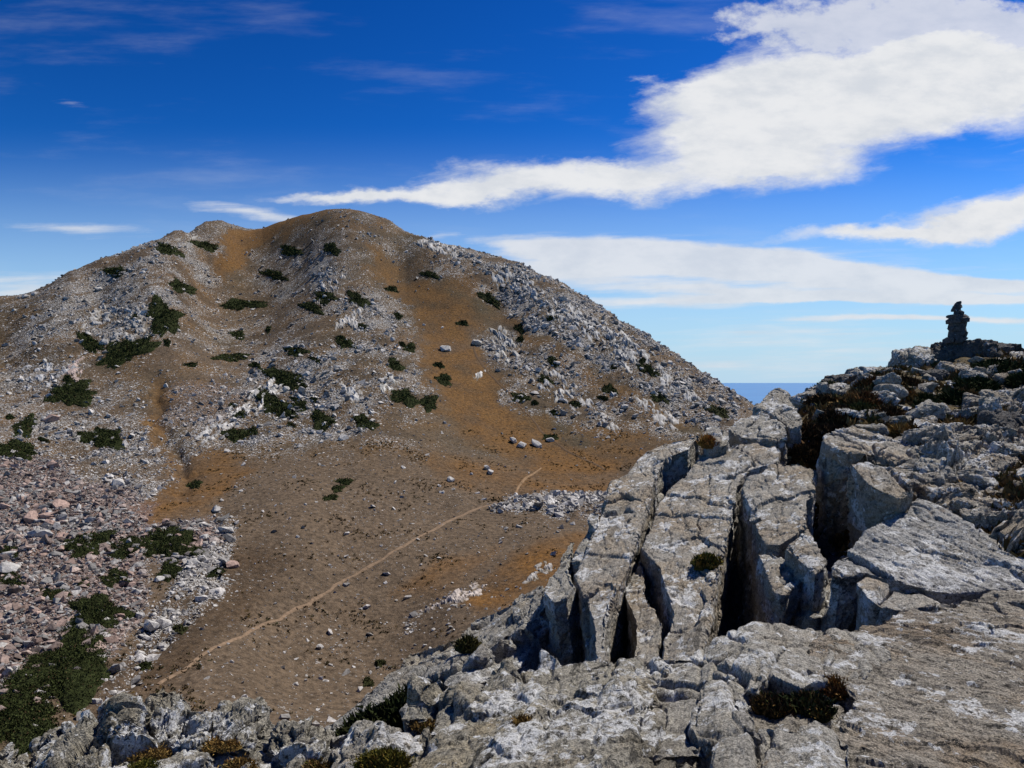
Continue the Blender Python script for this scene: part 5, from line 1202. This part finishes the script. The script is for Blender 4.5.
on_rock(808, 712, 4.4, 24, 11, 0.055, DKM + OLIV, 'largest dark green and brown mossy cushion, in the middle of the hollow in the ledge', 'moss_cushion', 'moss', 67, lift=0.03, blade=0.03, n=3400)
on_rock(834, 694, 4.6, 14, 9, 0.05, BRWN + RUST + [(0.16, 0.08, 0.02)], 'rusty moss cushion at the right end of the hollow in the ledge', 'moss_cushion', 'moss', 64, lift=0.03, blade=0.028, n=2200)
on_rock(384, 764, 4.75, 30, 7, 0.05, MOSS, 'bright yellow-green moss cushion at the foot of the broken ledge', 'moss_cushion', 'moss', 65, lift=0.02, blade=0.018, n=5000)
for q, (px, py, D, rx, ry, lab) in enumerate([(150, 752, 5.1, 22, 6, 'ochre grass tuft below the tallest lower left crag'), (222, 744, 5.2, 20, 6, 'ochre grass tuft below the square-topped crag'), (145, 766, 4.9, 14, 5, 'golden grass tuft on the rubbly shelf, left one'), (240, 764, 4.9, 18, 5, 'golden grass tuft on the rubbly shelf, middle one'),
                                               (318, 765, 4.8, 16, 5, 'golden grass tuft on the rubbly shelf, right one'), (425, 725, 4.95, 12, 4, 'brown tuft in a gap of the broken ledge'), (522, 722, 4.6, 9, 4, 'orange moss spot in a crack of the broken ledge')]):
    on_rock(px, py, D, rx, ry, 0.025, GOLD + MOSS[:1], lab, 'grass_clump', 'grass clump', 70 + q, lift=0.0, blade=0.018, n=1500, spiky=0.8)
# the dark mat in the trough beside the rib
p0, p1 = P3(338, 731, 9.2), P3(448, 675, 9.9); mid = (p0 + p1) / 2
bush('juniper_shrub', mid + np.array([0.1, -0.20, -0.22]), (p1 - p0) * 0.56, (0.30, -0.5, -0.10), 0.20, [tuple(np.array(g) * 0.8) for g in GREN], 'long dark green juniper mat in the trough beside the pale rock rib', 'shrub', blade=0.08, n=9000, seed=90, spiky=0.6)
on_rock(468, 651, 10.6, 12, 4, 0.12, OLIV, 'small olive mat in a dent of the rock rib', 'juniper_shrub', 'shrub', 91, lift=0.05, blade=0.05, n=900)

# rubble and dry grass on the crest
rr = np.random.default_rng(55)
def crest_points(n, x0=795, x1=1330, y0=352, y1=640):
    P = []
    while len(P) < n:
        px, py = rr.uniform(x0, x1), rr.uniform(y0, y1)
        g = ground_at(px, py)
        if 6 < g[1] < 22: P.append(g)
    return np.array(P)
P = np.r_[crest_points(2600, x1=1075), crest_points(1500, x0=1075)]; sz = np.clip(0.05 * rr.random(len(P)) ** -0.5, 0.05, 0.34)
V, T, C = heap(P + np.c_[sz * 0, sz * 0, sz * 0.12], sz, np.ones((len(P), 3)), 3, 0.3)
tag(link('rubble', mesh_from('rubble', V, T), M_GREY), kind='stuff')
P = np.r_[crest_points(4200, x1=1075, y1=560), crest_points(3000, x0=1060, y1=620)]; cnt = 7
keep = fbm(P * 0.7, 3, 5) > -0.05; P = P[keep]
Q_ = np.repeat(P, cnt, 0) + rr.normal(0, 0.05, (len(P) * cnt, 3)) * np.array([1, 1, 0.2])
LV, LT = leaves(Q_, np.tile([0, 0, 1.0], (len(Q_), 1)), 0.10, rr, 2.0)
cc = np.array([(0.20, 0.13, 0.05), (0.13, 0.075, 0.028), (0.07, 0.045, 0.02), (0.06, 0.055, 0.02)])[rr.integers(0, 4, len(P))]
me = mesh_from('dry_grass', LV, LT); set_attr(me, 'tint', np.repeat(np.repeat(cc, cnt, 0), 3, 0)); tag(link('dry_grass', me, TUFT), kind='stuff')
# lesser blocks of the crest, each from one of eight broken shapes
PROTO = []
for q in range(8):
    o = rock('boulder', [chunk((0, 0, 0), (0.5, 0.42, 0.3), 900 + q, (0.1, 0.1, q), 20, 0.9)], M_GREY if q % 3 else M_PALE, 0.02, amp=0.03, strata=0.05, crack=0.03, blocks=0.05, seed=120 + q, freq=1.6, smooth=1, label='x', cat='boulder')
    PROTO.append(o.data); bpy.data.objects.remove(o)
P = np.r_[crest_points(52, x0=815, x1=1075, y0=372, y1=500), crest_points(14, x0=1060, y0=372, y1=560)]
for q, p in enumerate(P):
    o = link('boulder', PROTO[q % 8]); s = rr.uniform(0.5, 1.25)
    o.location = (p[0], p[1], p[2] - 0.07 * s); o.rotation_euler = (rr.normal(0, .2), rr.normal(0, .2), rr.uniform(0, 6.28)); o.scale = (s, s, s * rr.uniform(0.7, 1.1))
    tag(o, 'small grey block scattered between the heather and the jumble of the crest', 'boulder', 'small blocks of the crest')
